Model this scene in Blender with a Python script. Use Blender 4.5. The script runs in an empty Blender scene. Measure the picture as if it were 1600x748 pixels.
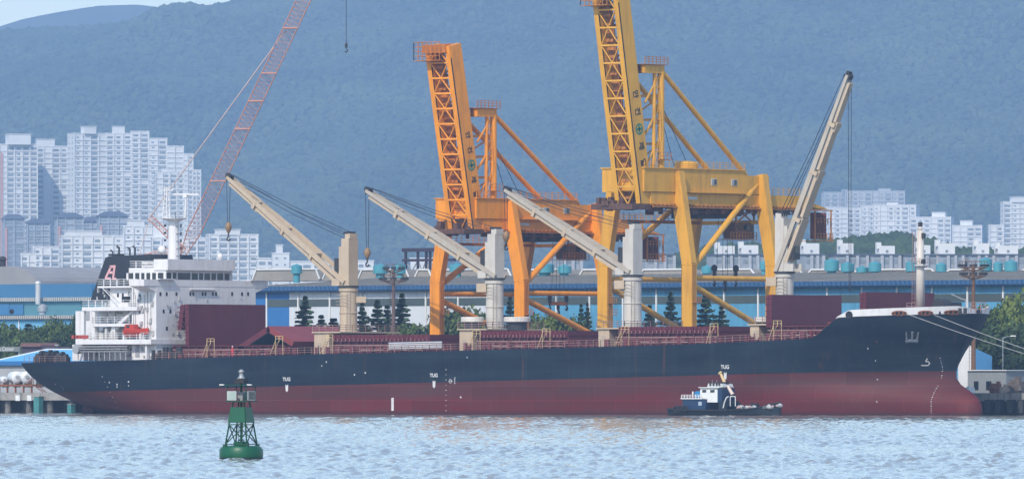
import bpy, math, random
import numpy as np
from mathutils import Vector as V

sc = bpy.context.scene
COL = sc.collection
R = math.radians

# ---------------------------------------------------------------- camera
TH = R(40); DIST = 1500.0; S0 = 9.7; F = S0 * DIST; CH = 4.2; HY = 648 - S0 * CH
FW = V((-math.sin(TH), math.cos(TH), 0)); RT = V((math.cos(TH), math.sin(TH), 0)); UP = V((0, 0, 1))
CAM = V((DIST * math.sin(TH), -DIST * math.cos(TH), CH))
cam_d = bpy.data.cameras.new('camera'); cam = bpy.data.objects.new('camera', cam_d); COL.objects.link(cam)
cam.location = CAM; cam.rotation_euler = (R(90), 0, TH)
cam_d.sensor_width = 36; cam_d.lens = 36 * F / 1600
cam_d.shift_y = (HY - 374) / 1600
cam_d.clip_start = 5; cam_d.clip_end = 40000
sc.camera = cam

# ---------------------------------------------------------------- light
SUN_EL = 42
hs = (-0.40 * RT - 0.917 * FW).normalized()             # horizontal direction towards the sun
to_sun = (hs * math.cos(R(SUN_EL)) + UP * math.sin(R(SUN_EL))).normalized()
w = bpy.data.worlds.new('World'); sc.world = w; w.use_nodes = True
nt = w.node_tree; bg = nt.nodes['Background']
sky = nt.nodes.new('ShaderNodeTexSky'); sky.sky_type = 'NISHITA'; sky.sun_disc = False
sky.sun_elevation = R(SUN_EL); sky.sun_rotation = math.atan2(hs.x, hs.y)
sky.air_density = 1.0; sky.dust_density = 0.5; sky.ozone_density = 1.0
nt.links.new(sky.outputs[0], bg.inputs[0]); bg.inputs[1].default_value = 0.15
sun_d = bpy.data.lights.new('sun', 'SUN'); sun = bpy.data.objects.new('sun', sun_d); COL.objects.link(sun)
sun_d.energy = 2.5; sun_d.angle = R(0.5); sun_d.color = (1.0, 0.90, 0.76)
sun.rotation_euler = to_sun.to_track_quat('Z', 'Y').to_euler()
sc.view_settings.view_transform = 'Standard'; sc.view_settings.look = 'None'
sc.view_settings.exposure = 0.7; sc.view_settings.gamma = 1.0; sc.view_settings.use_curve_mapping = False
sc.render.engine = 'CYCLES'
cy = sc.cycles
cy.use_denoising = True
cy.max_bounces = 6; cy.diffuse_bounces = 2; cy.glossy_bounces = 2; cy.transmission_bounces = 2
cy.transparent_max_bounces = 6; cy.volume_bounces = 1
cy.caustics_reflective = False; cy.caustics_refractive = False
cy.sample_clamp_indirect = 4

# ---------------------------------------------------------------- picture point -> place in the scene
def ray(px, py): return FW * F + RT * (px - 800) + UP * (HY - py)
def onY(px, py, Y):
    d = ray(px, py); return CAM + d * ((Y - CAM.y) / d.y)
def onX(px, py, X):
    d = ray(px, py); return CAM + d * ((X - CAM.x) / d.x)
def onAz(px, py, p0, az):                               # vertical plane through p0 running along az
    n = V((-az.y, az.x, 0)); d = ray(px, py)
    return CAM + d * ((p0 - CAM).dot(n) / d.dot(n))
def at(px, py, dep): return CAM + ray(px, py) * (dep / F)
def adz(a, d, z): return V((CAM.x, CAM.y, 0)) + RT * a + FW * d + UP * z   # metres right / ahead of the camera foot
def proj(p):
    v = p - CAM; d = v.dot(FW); return 800 + F * v.dot(RT) / d, HY - F * v.z / d
def zat(py, p):                                         # height seen at picture row py above the spot p
    return CH + (HY - py) * (p - CAM).dot(FW) / F

# ---------------------------------------------------------------- materials
MATS = {}
def M(name, col, rough=0.6, metal=0.0, var=0.12, scale=0.6, streak=0.0, bump=0.0, dirt=None, dirt_amt=0.35, spec=0.4):
    if name in MATS: return MATS[name]
    m = bpy.data.materials.new(name); m.use_nodes = True; MATS[name] = m
    t = m.node_tree; N = t.nodes; L = t.links
    b = N['Principled BSDF']; b.inputs['Roughness'].default_value = rough; b.inputs['Metallic'].default_value = metal
    b.inputs['Specular IOR Level'].default_value = spec
    geo = N.new('ShaderNodeNewGeometry')
    no = N.new('ShaderNodeTexNoise'); no.inputs['Scale'].default_value = scale; no.inputs['Detail'].default_value = 6
    no.inputs['Roughness'].default_value = 0.65
    L.new(geo.outputs['Position'], no.inputs['Vector'])
    ramp = N.new('ShaderNodeMapRange'); ramp.inputs[1].default_value = 0.3; ramp.inputs[2].default_value = 0.7
    ramp.inputs[3].default_value = 1 - var; ramp.inputs[4].default_value = 1 + var
    L.new(no.outputs[0], ramp.inputs[0])
    mul = N.new('ShaderNodeVectorMath'); mul.operation = 'SCALE'; mul.inputs[0].default_value = col[:3]
    L.new(ramp.outputs[0], mul.inputs['Scale']); out = mul.outputs[0]
    if dirt is not None:
        mp = N.new('ShaderNodeVectorMath'); mp.operation = 'MULTIPLY'; mp.inputs[1].default_value = (1, 1, 0.14 if streak else 1)
        L.new(geo.outputs['Position'], mp.inputs[0])
        n2 = N.new('ShaderNodeTexNoise'); n2.inputs['Scale'].default_value = scale * 2.7; n2.inputs['Detail'].default_value = 7
        n2.inputs['Roughness'].default_value = 0.7
        L.new(mp.outputs[0], n2.inputs['Vector'])
        r2 = N.new('ShaderNodeMapRange'); r2.inputs[1].default_value = 0.48; r2.inputs[2].default_value = 0.72
        r2.inputs[3].default_value = 0; r2.inputs[4].default_value = dirt_amt
        L.new(n2.outputs[0], r2.inputs[0])
        mx = N.new('ShaderNodeMix'); mx.data_type = 'RGBA'
        L.new(r2.outputs[0], mx.inputs[0]); L.new(out, mx.inputs[6]); mx.inputs[7].default_value = (*dirt[:3], 1)
        out = mx.outputs[2]
    L.new(out, b.inputs['Base Color'])
    if bump:
        bp = N.new('ShaderNodeBump'); bp.inputs['Strength'].default_value = bump; bp.inputs['Distance'].default_value = 0.05
        L.new(no.outputs[0], bp.inputs['Height']); L.new(bp.outputs[0], b.inputs['Normal'])
    return m

# ---------------------------------------------------------------- mesh building
class MB:
    def __init__(s): s.v = []; s.f = []; s.m = []; s.k = 0
    def _a(s, vs, fs):
        o = len(s.v); s.v.extend([tuple(p) for p in vs])
        for f in fs: s.f.append(tuple(i + o for i in f)); s.m.append(s.k)
        return s
    def slot(s, k): s.k = k; return s
    def poly(s, pts): return s._a(pts, [tuple(range(len(pts)))])
    def hexa(s, p):                                     # 4 bottom then 4 top
        return s._a(p, [(3, 2, 1, 0), (4, 5, 6, 7), (0, 1, 5, 4), (1, 2, 6, 5), (2, 3, 7, 6), (3, 0, 4, 7)])
    def box(s, x0, x1, y0, y1, z0, z1):
        return s.hexa([(x0, y0, z0), (x1, y0, z0), (x1, y1, z0), (x0, y1, z0), (x0, y0, z1), (x1, y0, z1), (x1, y1, z1), (x0, y1, z1)])
    def cbox(s, c, sx, sy, sz): return s.box(c[0] - sx / 2, c[0] + sx / 2, c[1] - sy / 2, c[1] + sy / 2, c[2], c[2] + sz)
    def obox(s, c, ux, uy, uz):                         # c centre, half vectors
        c = V(c); return s.hexa([c - ux - uy - uz, c + ux - uy - uz, c + ux + uy - uz, c - ux + uy - uz, c - ux - uy + uz, c + ux - uy + uz, c + ux + uy + uz, c - ux + uy + uz])
    def beam(s, p0, p1, w, h, side=None, w2=None, h2=None):
        p0 = V(p0); p1 = V(p1); d = (p1 - p0).normalized()
        a = V(side) if side is not None else (d.cross(UP) if abs(d.z) < 0.99 else V((1, 0, 0)))
        a = (a - d * a.dot(d)).normalized(); b = d.cross(a)
        w2 = w if w2 is None else w2; h2 = h if h2 is None else h2
        q = lambda p, w, h: [p - a * w / 2 - b * h / 2, p + a * w / 2 - b * h / 2, p + a * w / 2 + b * h / 2, p - a * w / 2 + b * h / 2]
        return s.hexa(q(p0, w, h) + q(p1, w2, h2))
    def tube(s, p0, p1, r, n=8, r2=None, caps=True):
        p0 = V(p0); p1 = V(p1); d = (p1 - p0)
        if d.length < 1e-6: return s
        d.normalize(); a = d.orthogonal().normalized(); b = d.cross(a); r2 = r if r2 is None else r2
        vs = []
        for p, rr in ((p0, r), (p1, r2)):
            for i in range(n):
                t = 2 * math.pi * i / n; vs.append(p + a * (rr * math.cos(t)) + b * (rr * math.sin(t)))
        fs = [(i, (i + 1) % n, n + (i + 1) % n, n + i) for i in range(n)]
        if caps: fs += [tuple(range(n - 1, -1, -1)), tuple(range(n, 2 * n))]
        return s._a(vs, fs)
    def path(s, pts, r, n=5):
        for a, b in zip(pts[:-1], pts[1:]): s.tube(a, b, r, n)
        return s
    def lathe(s, prof, c, n=24):
        c = V(c); vs = []
        for r, z in prof:
            for i in range(n):
                t = 2 * math.pi * i / n; vs.append((c.x + r * math.cos(t), c.y + r * math.sin(t), c.z + z))
        fs = []
        for k in range(len(prof) - 1):
            for i in range(n): fs.append((k * n + i, k * n + (i + 1) % n, (k + 1) * n + (i + 1) % n, (k + 1) * n + i))
        fs += [tuple(range(n - 1, -1, -1)), tuple(range((len(prof) - 1) * n, len(prof) * n))]
        return s._a(vs, fs)
    def prism(s, pts, ext):                             # closed outline pushed along ext
        ext = V(ext); n = len(pts); vs = [V(p) for p in pts] + [V(p) + ext for p in pts]
        return s._a(vs, [tuple(range(n - 1, -1, -1)), tuple(range(n, 2 * n))] + [(i, (i + 1) % n, n + (i + 1) % n, n + i) for i in range(n)])
    def rail(s, pts, h=1.1, gap=1.6, r=0.035, bars=3):
        for a, b in zip(pts[:-1], pts[1:]):
            a = V(a); b = V(b); n = max(1, round((b - a).length / gap))
            for k in range(bars):
                z = UP * (h * (k + 1) / bars); s.tube(a + z, b + z, r, 4, caps=False)
            for i in range(n + 1):
                p = a.lerp(b, i / n); s.tube(p, p + UP * h, r * 1.2, 4, caps=False)
        return s
    def ladder(s, a, b, side, w=0.6, r=0.04, step=0.45):
        a = V(a); b = V(b); u = V(side).normalized() * (w / 2); n = max(2, int((b - a).length / step))
        s.tube(a - u, b - u, r, 4); s.tube(a + u, b + u, r, 4)
        for i in range(1, n): p = a.lerp(b, i / n); s.tube(p - u, p + u, r * 0.7, 4, caps=False)
        return s
    def mesh(s, name, mats, off=V((0, 0, 0)), smooth=False):
        me = bpy.data.meshes.new(name)
        me.from_pydata([(x - off.x, y - off.y, z - off.z) for x, y, z in s.v], [], s.f)
        for m in (mats if isinstance(mats, (list, tuple)) else [mats]): me.materials.append(m)
        if any(s.m): me.polygons.foreach_set('material_index', s.m)
        if smooth: me.polygons.foreach_set('use_smooth', [True] * len(me.polygons))
        me.update(); return me

WORG = {}
def org(o): return WORG.get(o.as_pointer(), V((0, 0, 0))) if o else V((0, 0, 0))
def link(o, parent, loc):
    COL.objects.link(o); o.location = V(loc) - org(parent); o.parent = parent; WORG[o.as_pointer()] = V(loc)
    return o
def tag(o, label=None, cat=None, group=None, kind=None):
    if label: o['label'] = label
    if cat: o['category'] = cat
    if group: o['group'] = group
    if kind: o['kind'] = kind
    return o
def thing(name, loc, label=None, cat=None, group=None, parent=None):
    return tag(link(bpy.data.objects.new(name, None), parent, loc), label, cat, group)
def part(name, mb, mats, parent=None, label=None, smooth=False, kind=None, loc=None):
    loc = V(loc) if loc is not None else (org(parent) if parent else V((0, 0, 0)))
    return tag(link(bpy.data.objects.new(name, mb.mesh(name, mats, loc, smooth)), parent, loc), label, kind=kind)
def pieces(name, mb, mats, parent=None, smooth=False):
    # every shape that was added becomes a part of its own
    n = len(mb.v); own = list(range(n))
    def find(i):
        while own[i] != i: own[i] = own[own[i]]; i = own[i]
        return i
    for f in mb.f:
        for i in f[1:]: own[find(i)] = find(f[0])
    grp = {}
    for f in mb.f: grp.setdefault(find(f[0]), []).append(f)
    for fs in grp.values():
        m = MB(); ix = {}
        for f in fs:
            for i in f:
                if i not in ix: ix[i] = len(m.v); m.v.append(mb.v[i])
            m.f.append(tuple(ix[i] for i in f)); m.m.append(0)
        part(name, m, mats, parent, smooth=smooth)
def share(name, me, mats, parent, loc, rz=0, sc3=None, label=None):
    o = bpy.data.objects.new(name, me); link(o, parent, loc); o.rotation_euler = (0, 0, rz)
    if sc3: o.scale = sc3
    if label: o['label'] = label
    return o
def text_mb(body, size, org_, ux, uy, mb=None, align='CENTER', weight=0.0):
    c = bpy.data.curves.new('t', 'FONT'); c.body = body; c.align_x = align; c.size = 1; c.offset = weight
    o = bpy.data.objects.new('t', c); COL.objects.link(o); bpy.context.view_layer.update()
    me = bpy.data.meshes.new_from_object(o.evaluated_get(bpy.context.evaluated_depsgraph_get()))
    mb = mb or MB(); ux = V(ux); uy = V(uy); org_ = V(org_)
    mb._a([org_ + ux * (v.co.x * size) + uy * (v.co.y * size) for v in me.vertices], [tuple(p.vertices) for p in me.polygons])
    bpy.data.objects.remove(o); bpy.data.curves.remove(c); bpy.data.meshes.remove(me)
    return mb
def interp(x, tab):
    return float(np.interp(x, [t[0] for t in tab], [t[1] for t in tab]))
# ================================================================ the setting
rng = np.random.default_rng(7); random.seed(7)
def vnoise(x, y, seed=0):
    xi = np.floor(x).astype(int); yi = np.floor(y).astype(int); fx = x - xi; fy = y - yi
    fx = fx * fx * (3 - 2 * fx); fy = fy * fy * (3 - 2 * fy)
    def h(i, j):
        n = (i * 374761393 + j * 668265263 + seed * 974711) & 0x7fffffff
        n = ((n ^ (n >> 13)) * 1274126177) & 0x7fffffff
        return ((n ^ (n >> 16)) & 0xffff) / 65535.0
    return (h(xi, yi) * (1 - fx) + h(xi + 1, yi) * fx) * (1 - fy) + (h(xi, yi + 1) * (1 - fx) + h(xi + 1, yi + 1) * fx) * fy
def fbm(x, y, seed=0, o=4):
    t = 0; a = 0.5
    for k in range(o): t = t + a * (vnoise(x * 2 ** k, y * 2 ** k, seed + k) - 0.5); a *= 0.5
    return t
sst = lambda e0, e1, x: np.clip((x - e0) / (e1 - e0), 0, 1) ** 2 * (3 - 2 * np.clip((x - e0) / (e1 - e0), 0, 1))
RDG = 15000.0
def height(a, d):
    a = np.asarray(a, float); d = np.asarray(d, float)
    px = 800 + a * F / np.maximum(d, 1)
    h = 3.2 + 10 * sst(2400, 4800, d)
    hp = np.interp(800 + a * F / 4000, [400, 700, 900, 1100, 1290, 1400, 1480, 1560, 1650, 2400], [0, 12, 34, 47, 50, 53, 47, 45, 48, 30])
    h = h + hp * sst(3250, 3950, d) * (1 - .35 * sst(4200, 5200, d)) + 30 * sst(60, 400, a) * sst(5200, 7000, d)
    pr = 800 + a * F / RDG
    ridge_py = np.interp(pr, [-1500, -300, 0, 60, 130, 180, 250, 300, 400, 600, 1000, 1600, 2400, 3500], [112, 72, 52, 48, 46, 41, 31, 22, -4, -72, -130, -110, 20, 220])
    ridge = (607 - ridge_py) * RDG / F
    m = np.clip((d - 10600) / (RDG - 10600), 0, 1.0) ** 1.15 * (1 - 0.55 * sst(RDG, 18200, d))
    h = h + (ridge - 10) * m
    h = h + m * (1 - np.abs(m - .5)) * (420 * (fbm(a / 620 + d / 3000, d / 1700, 3) + .55 * (.25 - np.abs(fbm(a / 300 - d / 1500, d / 1300, 9))))) * (1 - sst(RDG - 700, RDG, d)) 
    for dc, pxs, pys, sd_ in ((11900, [-800, 200, 330, 480, 660, 860, 1050, 1300, 1600, 2400], [420, 400, 335, 300, 238, 272, 330, 300, 250, 330], 21), (13300, [-800, 0, 200, 420, 600, 800, 1000, 1200, 1400, 1600, 2400], [210, 150, 118, 190, 225, 170, 120, 150, 205, 180, 300], 33)):
        pp = np.interp(800 + a * F / dc, pxs, pys); top = (607 - pp) * dc / F * (1 + .16 * fbm(a / 210, a / 977, sd_)) + 30 * fbm(a / 90, d / 240, sd_ + 4)
        h = np.maximum(h, top * np.clip(1 - np.where(d < dc, (dc - d) / 1500, (d - dc) / 1100), 0, 1) ** .9)
    fr = np.interp(800 + a * F / 19500, [-2500, -200, 0, 40, 90, 150, 210, 270, 330, 900, 3000], [150, 60, 36, 23, 13, 3, 1, 8, 16, 60, 200])
    h = np.where(d > 18000, np.maximum(h, (607 - fr) * 19500 / F * sst(17900, 19500, d)), h)
    return h
def grid_mesh(name, aa, dd, hf, mat):
    A, Dm = np.meshgrid(aa, dd); H = hf(A, Dm)
    c0 = np.array([CAM.x, CAM.y, 0]); P = c0 + A[..., None] * np.array(RT) + Dm[..., None] * np.array(FW) + H[..., None] * np.array([0, 0, 1.])
    n0, n1 = A.shape; idx = np.arange(n0 * n1).reshape(n0, n1)
    fs = np.stack([idx[:-1, :-1], idx[:-1, 1:], idx[1:, 1:], idx[1:, :-1]], -1).reshape(-1, 4)
    return np_mesh(name, P.reshape(-1, 3), fs, mat, smooth=True)
def np_mesh(name, verts, faces, mat, smooth=False):
    me = bpy.data.meshes.new(name); k = faces.shape[1]
    me.vertices.add(len(verts)); me.vertices.foreach_set('co', np.ascontiguousarray(verts, np.float32).ravel())
    me.loops.add(faces.size); me.loops.foreach_set('vertex_index', np.ascontiguousarray(faces, np.int32).ravel())
    me.polygons.add(len(faces)); me.polygons.foreach_set('loop_start', np.arange(0, faces.size, k, dtype=np.int32))
    me.polygons.foreach_set('loop_total', np.full(len(faces), k, np.int32))
    me.polygons.foreach_set('use_smooth', np.full(len(faces), smooth))
    for m in (mat if isinstance(mat, (list, tuple)) else [mat]): me.materials.append(m)
    me.update(calc_edges=True); me.validate(); return me

def foliage_mat(name, c1, c2, scale=0.02):
    m = bpy.data.materials.new(name); m.use_nodes = True; t = m.node_tree; N = t.nodes; L = t.links
    b = N['Principled BSDF']; b.inputs['Roughness'].default_value = 0.75; b.inputs['Specular IOR Level'].default_value = 0.15
    geo = N.new('ShaderNodeNewGeometry'); no = N.new('ShaderNodeTexNoise'); no.inputs['Scale'].default_value = scale
    L.new(geo.outputs['Position'], no.inputs['Vector'])
    ad = N.new('ShaderNodeMath'); ad.operation = 'MULTIPLY_ADD'; ad.inputs[1].default_value = 0.55
    L.new(geo.outputs['Random Per Island'], ad.inputs[0])
    sb = N.new('ShaderNodeMapRange'); sb.inputs[1].default_value = 0.3; sb.inputs[2].default_value = 0.7; sb.inputs[3].default_value = -0.1; sb.inputs[4].default_value = 0.55
    L.new(no.outputs[0], sb.inputs[0]); L.new(sb.outputs[0], ad.inputs[2])
    mx = N.new('ShaderNodeMix'); mx.data_type = 'RGBA'; mx.inputs[6].default_value = (*c1, 1); mx.inputs[7].default_value = (*c2, 1)
    L.new(ad.outputs[0], mx.inputs[0]); L.new(mx.outputs[2], b.inputs['Base Color'])
    return m

# --- water
def water_mat():
    m = bpy.data.materials.new('sea_water'); m.use_nodes = True; t = m.node_tree; N = t.nodes; L = t.links
    b = N['Principled BSDF']; b.inputs['Base Color'].default_value = (0.24, 0.245, 0.225, 1); b.inputs['Roughness'].default_value = 0.08
    b.inputs['IOR'].default_value = 1.33
    geo = N.new('ShaderNodeNewGeometry')
    def wave(sx, sy, scale, det, rot):
        mp = N.new('ShaderNodeMapping'); mp.inputs['Scale'].default_value = (sx, sy, 1); mp.inputs['Rotation'].default_value = (0, 0, rot)
        L.new(geo.outputs['Position'], mp.inputs[0])
        n = N.new('ShaderNodeTexNoise'); n.inputs['Scale'].default_value = scale; n.inputs['Detail'].default_value = det; n.inputs['Roughness'].default_value = 0.6
        L.new(mp.outputs[0], n.inputs['Vector']); return n.outputs[0]
    h1 = wave(1.0, 0.45, 0.55, 5, -TH); h2 = wave(1.0, 0.6, 0.09, 3, -TH + 0.4)
    s = N.new('ShaderNodeMath'); s.operation = 'MULTIPLY_ADD'; s.inputs[1].default_value = 2.5
    L.new(h2, s.inputs[0]); L.new(h1, s.inputs[2])
    bp = N.new('ShaderNodeBump'); bp.inputs['Strength'].default_value = 0.9; bp.inputs['Distance'].default_value = 0.1
    L.new(s.outputs[0], bp.inputs['Height']); L.new(bp.outputs[0], b.inputs['Normal'])
    return m
WATER = water_mat()
# near water: real waves where the lens looks, widening fan; flat sheet beyond
def build_water():
    dd = np.concatenate([[-1000, 0, 150, 300], np.exp(np.linspace(math.log(400), math.log(1800), 900)), [2200, 3500, 6000, 20900]])
    tt = np.concatenate([[-1, -.5, -.2, -.1, -.075], np.linspace(-.065, .065, 560), [.075, .1, .2, .5, 1]])
    Dm, T = np.meshgrid(dd, tt, indexing='ij')
    A = np.where(np.abs(T) <= .066, T * np.maximum(Dm, 300), np.sign(T) * (np.maximum(Dm, 300) * .066 + (np.abs(T) - .066) / .934 * (6900 - np.maximum(Dm, 300) * .066)))
    fade = np.clip((1800 - Dm) / 200, 0, 1) * (Dm > 390) * (np.abs(T) < .07)
    Z = np.zeros_like(A); r = np.random.default_rng(3)
    for k in range(34):
        wl = float(np.exp(r.uniform(math.log(1.6), math.log(8)))); th = r.normal(0.5, 0.55); q = 2 * math.pi / wl
        ph = q * (A * math.sin(th) + Dm * math.cos(th)) + r.uniform(0, 6.28)
        Z += 0.0036 * wl ** 0.75 * (np.sin(ph) + 0.25 * np.sin(2 * ph))
    for k in range(46):
        wl = float(np.exp(r.uniform(math.log(0.7), math.log(2.8)))); th = r.choice([-1, 1]) * r.uniform(.75, 1.45); q = 2 * math.pi / wl
        ph = q * (A * math.sin(th) + Dm * math.cos(th)) + r.uniform(0, 6.28)
        Z += 0.0085 * wl ** 0.8 * np.sin(ph) * np.clip(1.3 - Dm / 1500, 0, 1)
    gust = 0.55 + 0.9 * vnoise(A / 26, Dm / 90, 5)
    Z = Z * fade * gust
    c0 = np.array([CAM.x, CAM.y, 0]); P = c0 + A[..., None] * np.array(RT) + Dm[..., None] * np.array(FW) + Z[..., None] * np.array([0, 0, 1.])
    n0, n1 = A.shape; idx = np.arange(n0 * n1).reshape(n0, n1)
    fs = np.stack([idx[:-1, :-1], idx[:-1, 1:], idx[1:, 1:], idx[1:, :-1]], -1).reshape(-1, 4)
    return np_mesh('water', P.reshape(-1, 3), fs, WATER, smooth=True)
tag(link(bpy.data.objects.new('water', build_water()), None, (0, 0, 0)), kind='structure')

# --- land and mountain
GROUND = foliage_mat('hill_ground', (0.03, 0.045, 0.022), (0.075, 0.085, 0.04), 0.01)
aa = np.concatenate([np.arange(-6900, -1100, 300), np.arange(-1100, 1100, 26), np.arange(1100, 6901, 300)])
dd = np.concatenate([np.arange(2000, 3200, 150), np.arange(3200, 4300, 40), np.arange(4300, 10600, 150), np.arange(10600, 15400, 48), np.arange(15400, 20900, 200)])
tag(link(bpy.data.objects.new('mountain', grid_mesh('mountain_terrain', aa, dd, height, GROUND)), None, (0, 0, 0)), kind='structure')

def blob(sub, seed, squash=1.0):
    import bmesh
    bm = bmesh.new(); bmesh.ops.create_icosphere(bm, subdivisions=sub, radius=1); r = np.random.default_rng(seed)
    v = np.array([p.co for p in bm.verts]); f = np.array([[x.index for x in q.verts] for q in bm.faces]); bm.free()
    return v * (0.8 + 0.45 * r.random((len(v), 1))) * np.array([1, 1, squash]), f
def wood(name, pts, rad, mat, sub=1, hs=1.0):
    vs = []; fs = []; o = 0; pro = [blob(sub, k, hs) for k in range(7)]
    for i, (p, r) in enumerate(zip(pts, rad)):
        v, f = pro[i % 7]; t = rng.uniform(0, 6.28); c, s = math.cos(t), math.sin(t)
        q = v @ np.array([[c, s, 0], [-s, c, 0], [0, 0, 1]]) * np.array([r, r, r * rng.uniform(.8, 1.35)]) + p
        vs.append(q); fs.append(f + o); o += len(v)
    return tag(link(bpy.data.objects.new(name, np_mesh(name, np.concatenate(vs), np.concatenate(fs), mat)), None, (0, 0, 0)), kind='stuff')
def scatter(a0, a1, d0, d1, sp, keep=lambda a, d: True):
    A, Dm = np.meshgrid(np.arange(a0, a1, sp), np.arange(d0, d1, sp)); A = A + rng.uniform(-.5, .5, A.shape) * sp; Dm = Dm + rng.uniform(-.5, .5, A.shape) * sp
    A = A.ravel(); Dm = Dm.ravel(); k = keep(A, Dm); A = A[k]; Dm = Dm[k]; H = height(A, Dm)
    return np.array([CAM.x, CAM.y, 0]) + A[:, None] * np.array(RT) + Dm[:, None] * np.array(FW) + H[:, None] * np.array([0, 0, 1.])
WOOD = foliage_mat('mountain_woodland', (0.012, 0.028, 0.012), (0.075, 0.10, 0.04), 0.0034)  # broad tone noise puts lit and shaded folds into the forest colour
pts = scatter(-960, 960, 10800, RDG + 110, 12.8, lambda a, d: np.abs(a) < d * .0625)
o = wood('mountain_woodland', pts + np.array([0, 0, 3.]), rng.uniform(4.2, 8.6, len(pts)), WOOD, 1, .75)
tag(o, 'dense green forest covering the hazy mountain slope', 'forest')
pts = scatter(-60, 330, 3320, 4150, 5.2, lambda a, d: (a < d * .062) & (a > d * .0))
o = wood('hillside_wood', pts + np.array([0, 0, 3.]), rng.uniform(2.2, 4.4, len(pts)), foliage_mat('hill_wood', (0.018, 0.036, 0.018), (0.055, 0.085, 0.032), 0.03), 1)
tag(o, 'dark green wood on the low hill below the white apartment blocks', 'forest')

# --- quay
QY = 33.0; QZ = 3.55
CONC = M('quay_concrete', (0.30, 0.29, 0.27), 0.85, var=0.2, scale=0.5, dirt=(0.06, 0.06, 0.055), streak=1, dirt_amt=0.7)
ASPH = M('quay_asphalt', (0.10, 0.10, 0.10), 0.9, var=0.2, scale=0.2)
q = MB().box(-1300, 700, QY, QY + 14, QZ - 1.3, QZ)
quay = tag(part('quay', q, CONC), kind='structure')
y = MB().box(-1300, 700, QY + 14.02, 900, -2, QZ - 0.01)
tag(part('port_yard_ground', y, ASPH), kind='structure')
PILE = M('pile_concrete', (0.16, 0.155, 0.15), 0.9, var=0.3, scale=0.7, dirt=(0.03, 0.035, 0.03), dirt_amt=0.8)
pm = MB().tube((0, 0, -2), (0, 0, QZ - 1.3), 0.55, 12).mesh('pile', PILE)
for x in list(range(-158, -96, 5)) + list(range(72, 140, 5)):
    for k in range(3): share('pile', pm, PILE, quay, (x + 0.6 * k, QY + 1.2 + 4.2 * k, 0))
# --- haze
hz = MB()
c = [adz(a, d, z) for z in (-2.5, 960) for a, d in ((-7000, -1100), (7000, -1100), (7000, 21000), (-7000, 21000))]
hz.hexa(c)
hm = bpy.data.materials.new('haze_air'); hm.use_nodes = True; hn = hm.node_tree
hn.nodes.remove(hn.nodes['Principled BSDF'])
pv = hn.nodes.new('ShaderNodeVolumePrincipled'); pv.inputs['Color'].default_value = (0.45, 0.67, 1.0, 1)
pv.inputs['Density'].default_value = 0.00007; pv.inputs['Anisotropy'].default_value = 0.1
hn.links.new(pv.outputs[0], hn.nodes['Material Output'].inputs['Volume'])
o = tag(part('haze', hz, hm), 'pale blue haze hanging in the air over the harbour', 'haze', kind='stuff')
o.display_type = 'WIRE'
# ================================================================ the bulk carrier
B = 15.25; YC = 15.25
XA = onY(36, 568, 4.0).x; XF = onY(1529, 486, YC).x
STEM = [(-2, 0.3), (0, 0.5), (1.2, 0.55), (2.4, 0.2), (3.4, -0.9), (4.2, -2.4), (5.0, -3.7), (5.8, -4.4), (6.8, -4.6), (8, -4.3), (10, -3.4), (12, -2.3), (14, -1.1), (16, -0.15), (18, 0.4)]
def stem_x(z): return XF + np.interp(z, [s[0] for s in STEM], [s[1] for s in STEM])
def stern_x(z): return XA + 13.5 * np.clip(1 - z / 8.6, 0, 1) ** 2.2
def half(X, z):
    X = np.asarray(X, float); z = np.asarray(z, float)
    w = np.clip(z / 15, 0, 1); Ls = 38 * (1 - w) + 27 * w; a = 1.8 * (1 - w) + 2.3 * w; c = 1.0 * (1 - w) + 0.56 * w
    xs = stem_x(z); u = np.clip((X - (xs - Ls)) / Ls, 0, 1); bb = B * np.maximum(1 - u ** a, 0) ** c
    rb = 2.7 * np.sqrt(np.clip(1 - ((z - 0.4) / 4.4) ** 2, 0, 1)); ub = np.clip((xs - X) / 6.5, 0, 1)
    bb = np.maximum(bb, rb * np.sqrt(np.clip(1 - (1 - ub) ** 2, 0, 1)) * (X <= xs))
    zr = np.clip(z / 8.6, 0, 1); xe = stern_x(z); Lr = 24 * zr + 30 * (1 - zr); h0 = 11.8 * (.42 + .58 * zr)
    v = np.clip((X - xe) / Lr, 0, 1); bs = h0 + (B - h0) * (1 - (1 - v) ** 2.2)
    return np.minimum(bb, bs)
XG = np.linspace(XA - 2, XF + 1, 1600)
def hull_pt(px, py, z0=6.0):                            # point of the starboard side seen at a picture point, with its outward normal
    z = z0
    for _ in range(8):
        h = half(XG, z); PX = [proj(V((x, YC - b, z)))[0] for x, b in zip(XG[::4], h[::4])]
        i = int(np.argmax(np.array(PX) >= px)); x1 = XG[::4][i]; x0 = XG[::4][max(i - 1, 0)]
        t = (px - PX[i - 1]) / max(PX[i] - PX[i - 1], 1e-6); x = x0 + (x1 - x0) * t
        p = V((x, YC - float(half(x, z)), z)); z = zat(py, p)
    e = 0.3; dx = (float(half(p.x + e, z)) - float(half(p.x - e, z))) / (2 * e); dz = (float(half(p.x, z + e)) - float(half(p.x, z - e))) / (2 * e)
    n = V((-dx, -1, -dz)).normalized(); p.z = z
    return p, n
def tab(rows, z0): return sorted([(p.x, p.z) for p in (hull_pt(a, b, z0)[0] for a, b in rows)])
SHEER = tab([(37, 567), (97, 565), (244, 561), (440, 554), (620, 550), (800, 545), (950, 541), (1100, 536.5), (1200, 532), (1268, 528)], 9) \
      + tab([(1280, 520), (1308, 496)], 13) + tab([(1340, 494), (1440, 491), (1520, 489.5)], 15)
SHEER.append((XF + 3, SHEER[-1][1] + 0.1)); SHEER.insert(0, (XA - 5, SHEER[0][1]))
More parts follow.
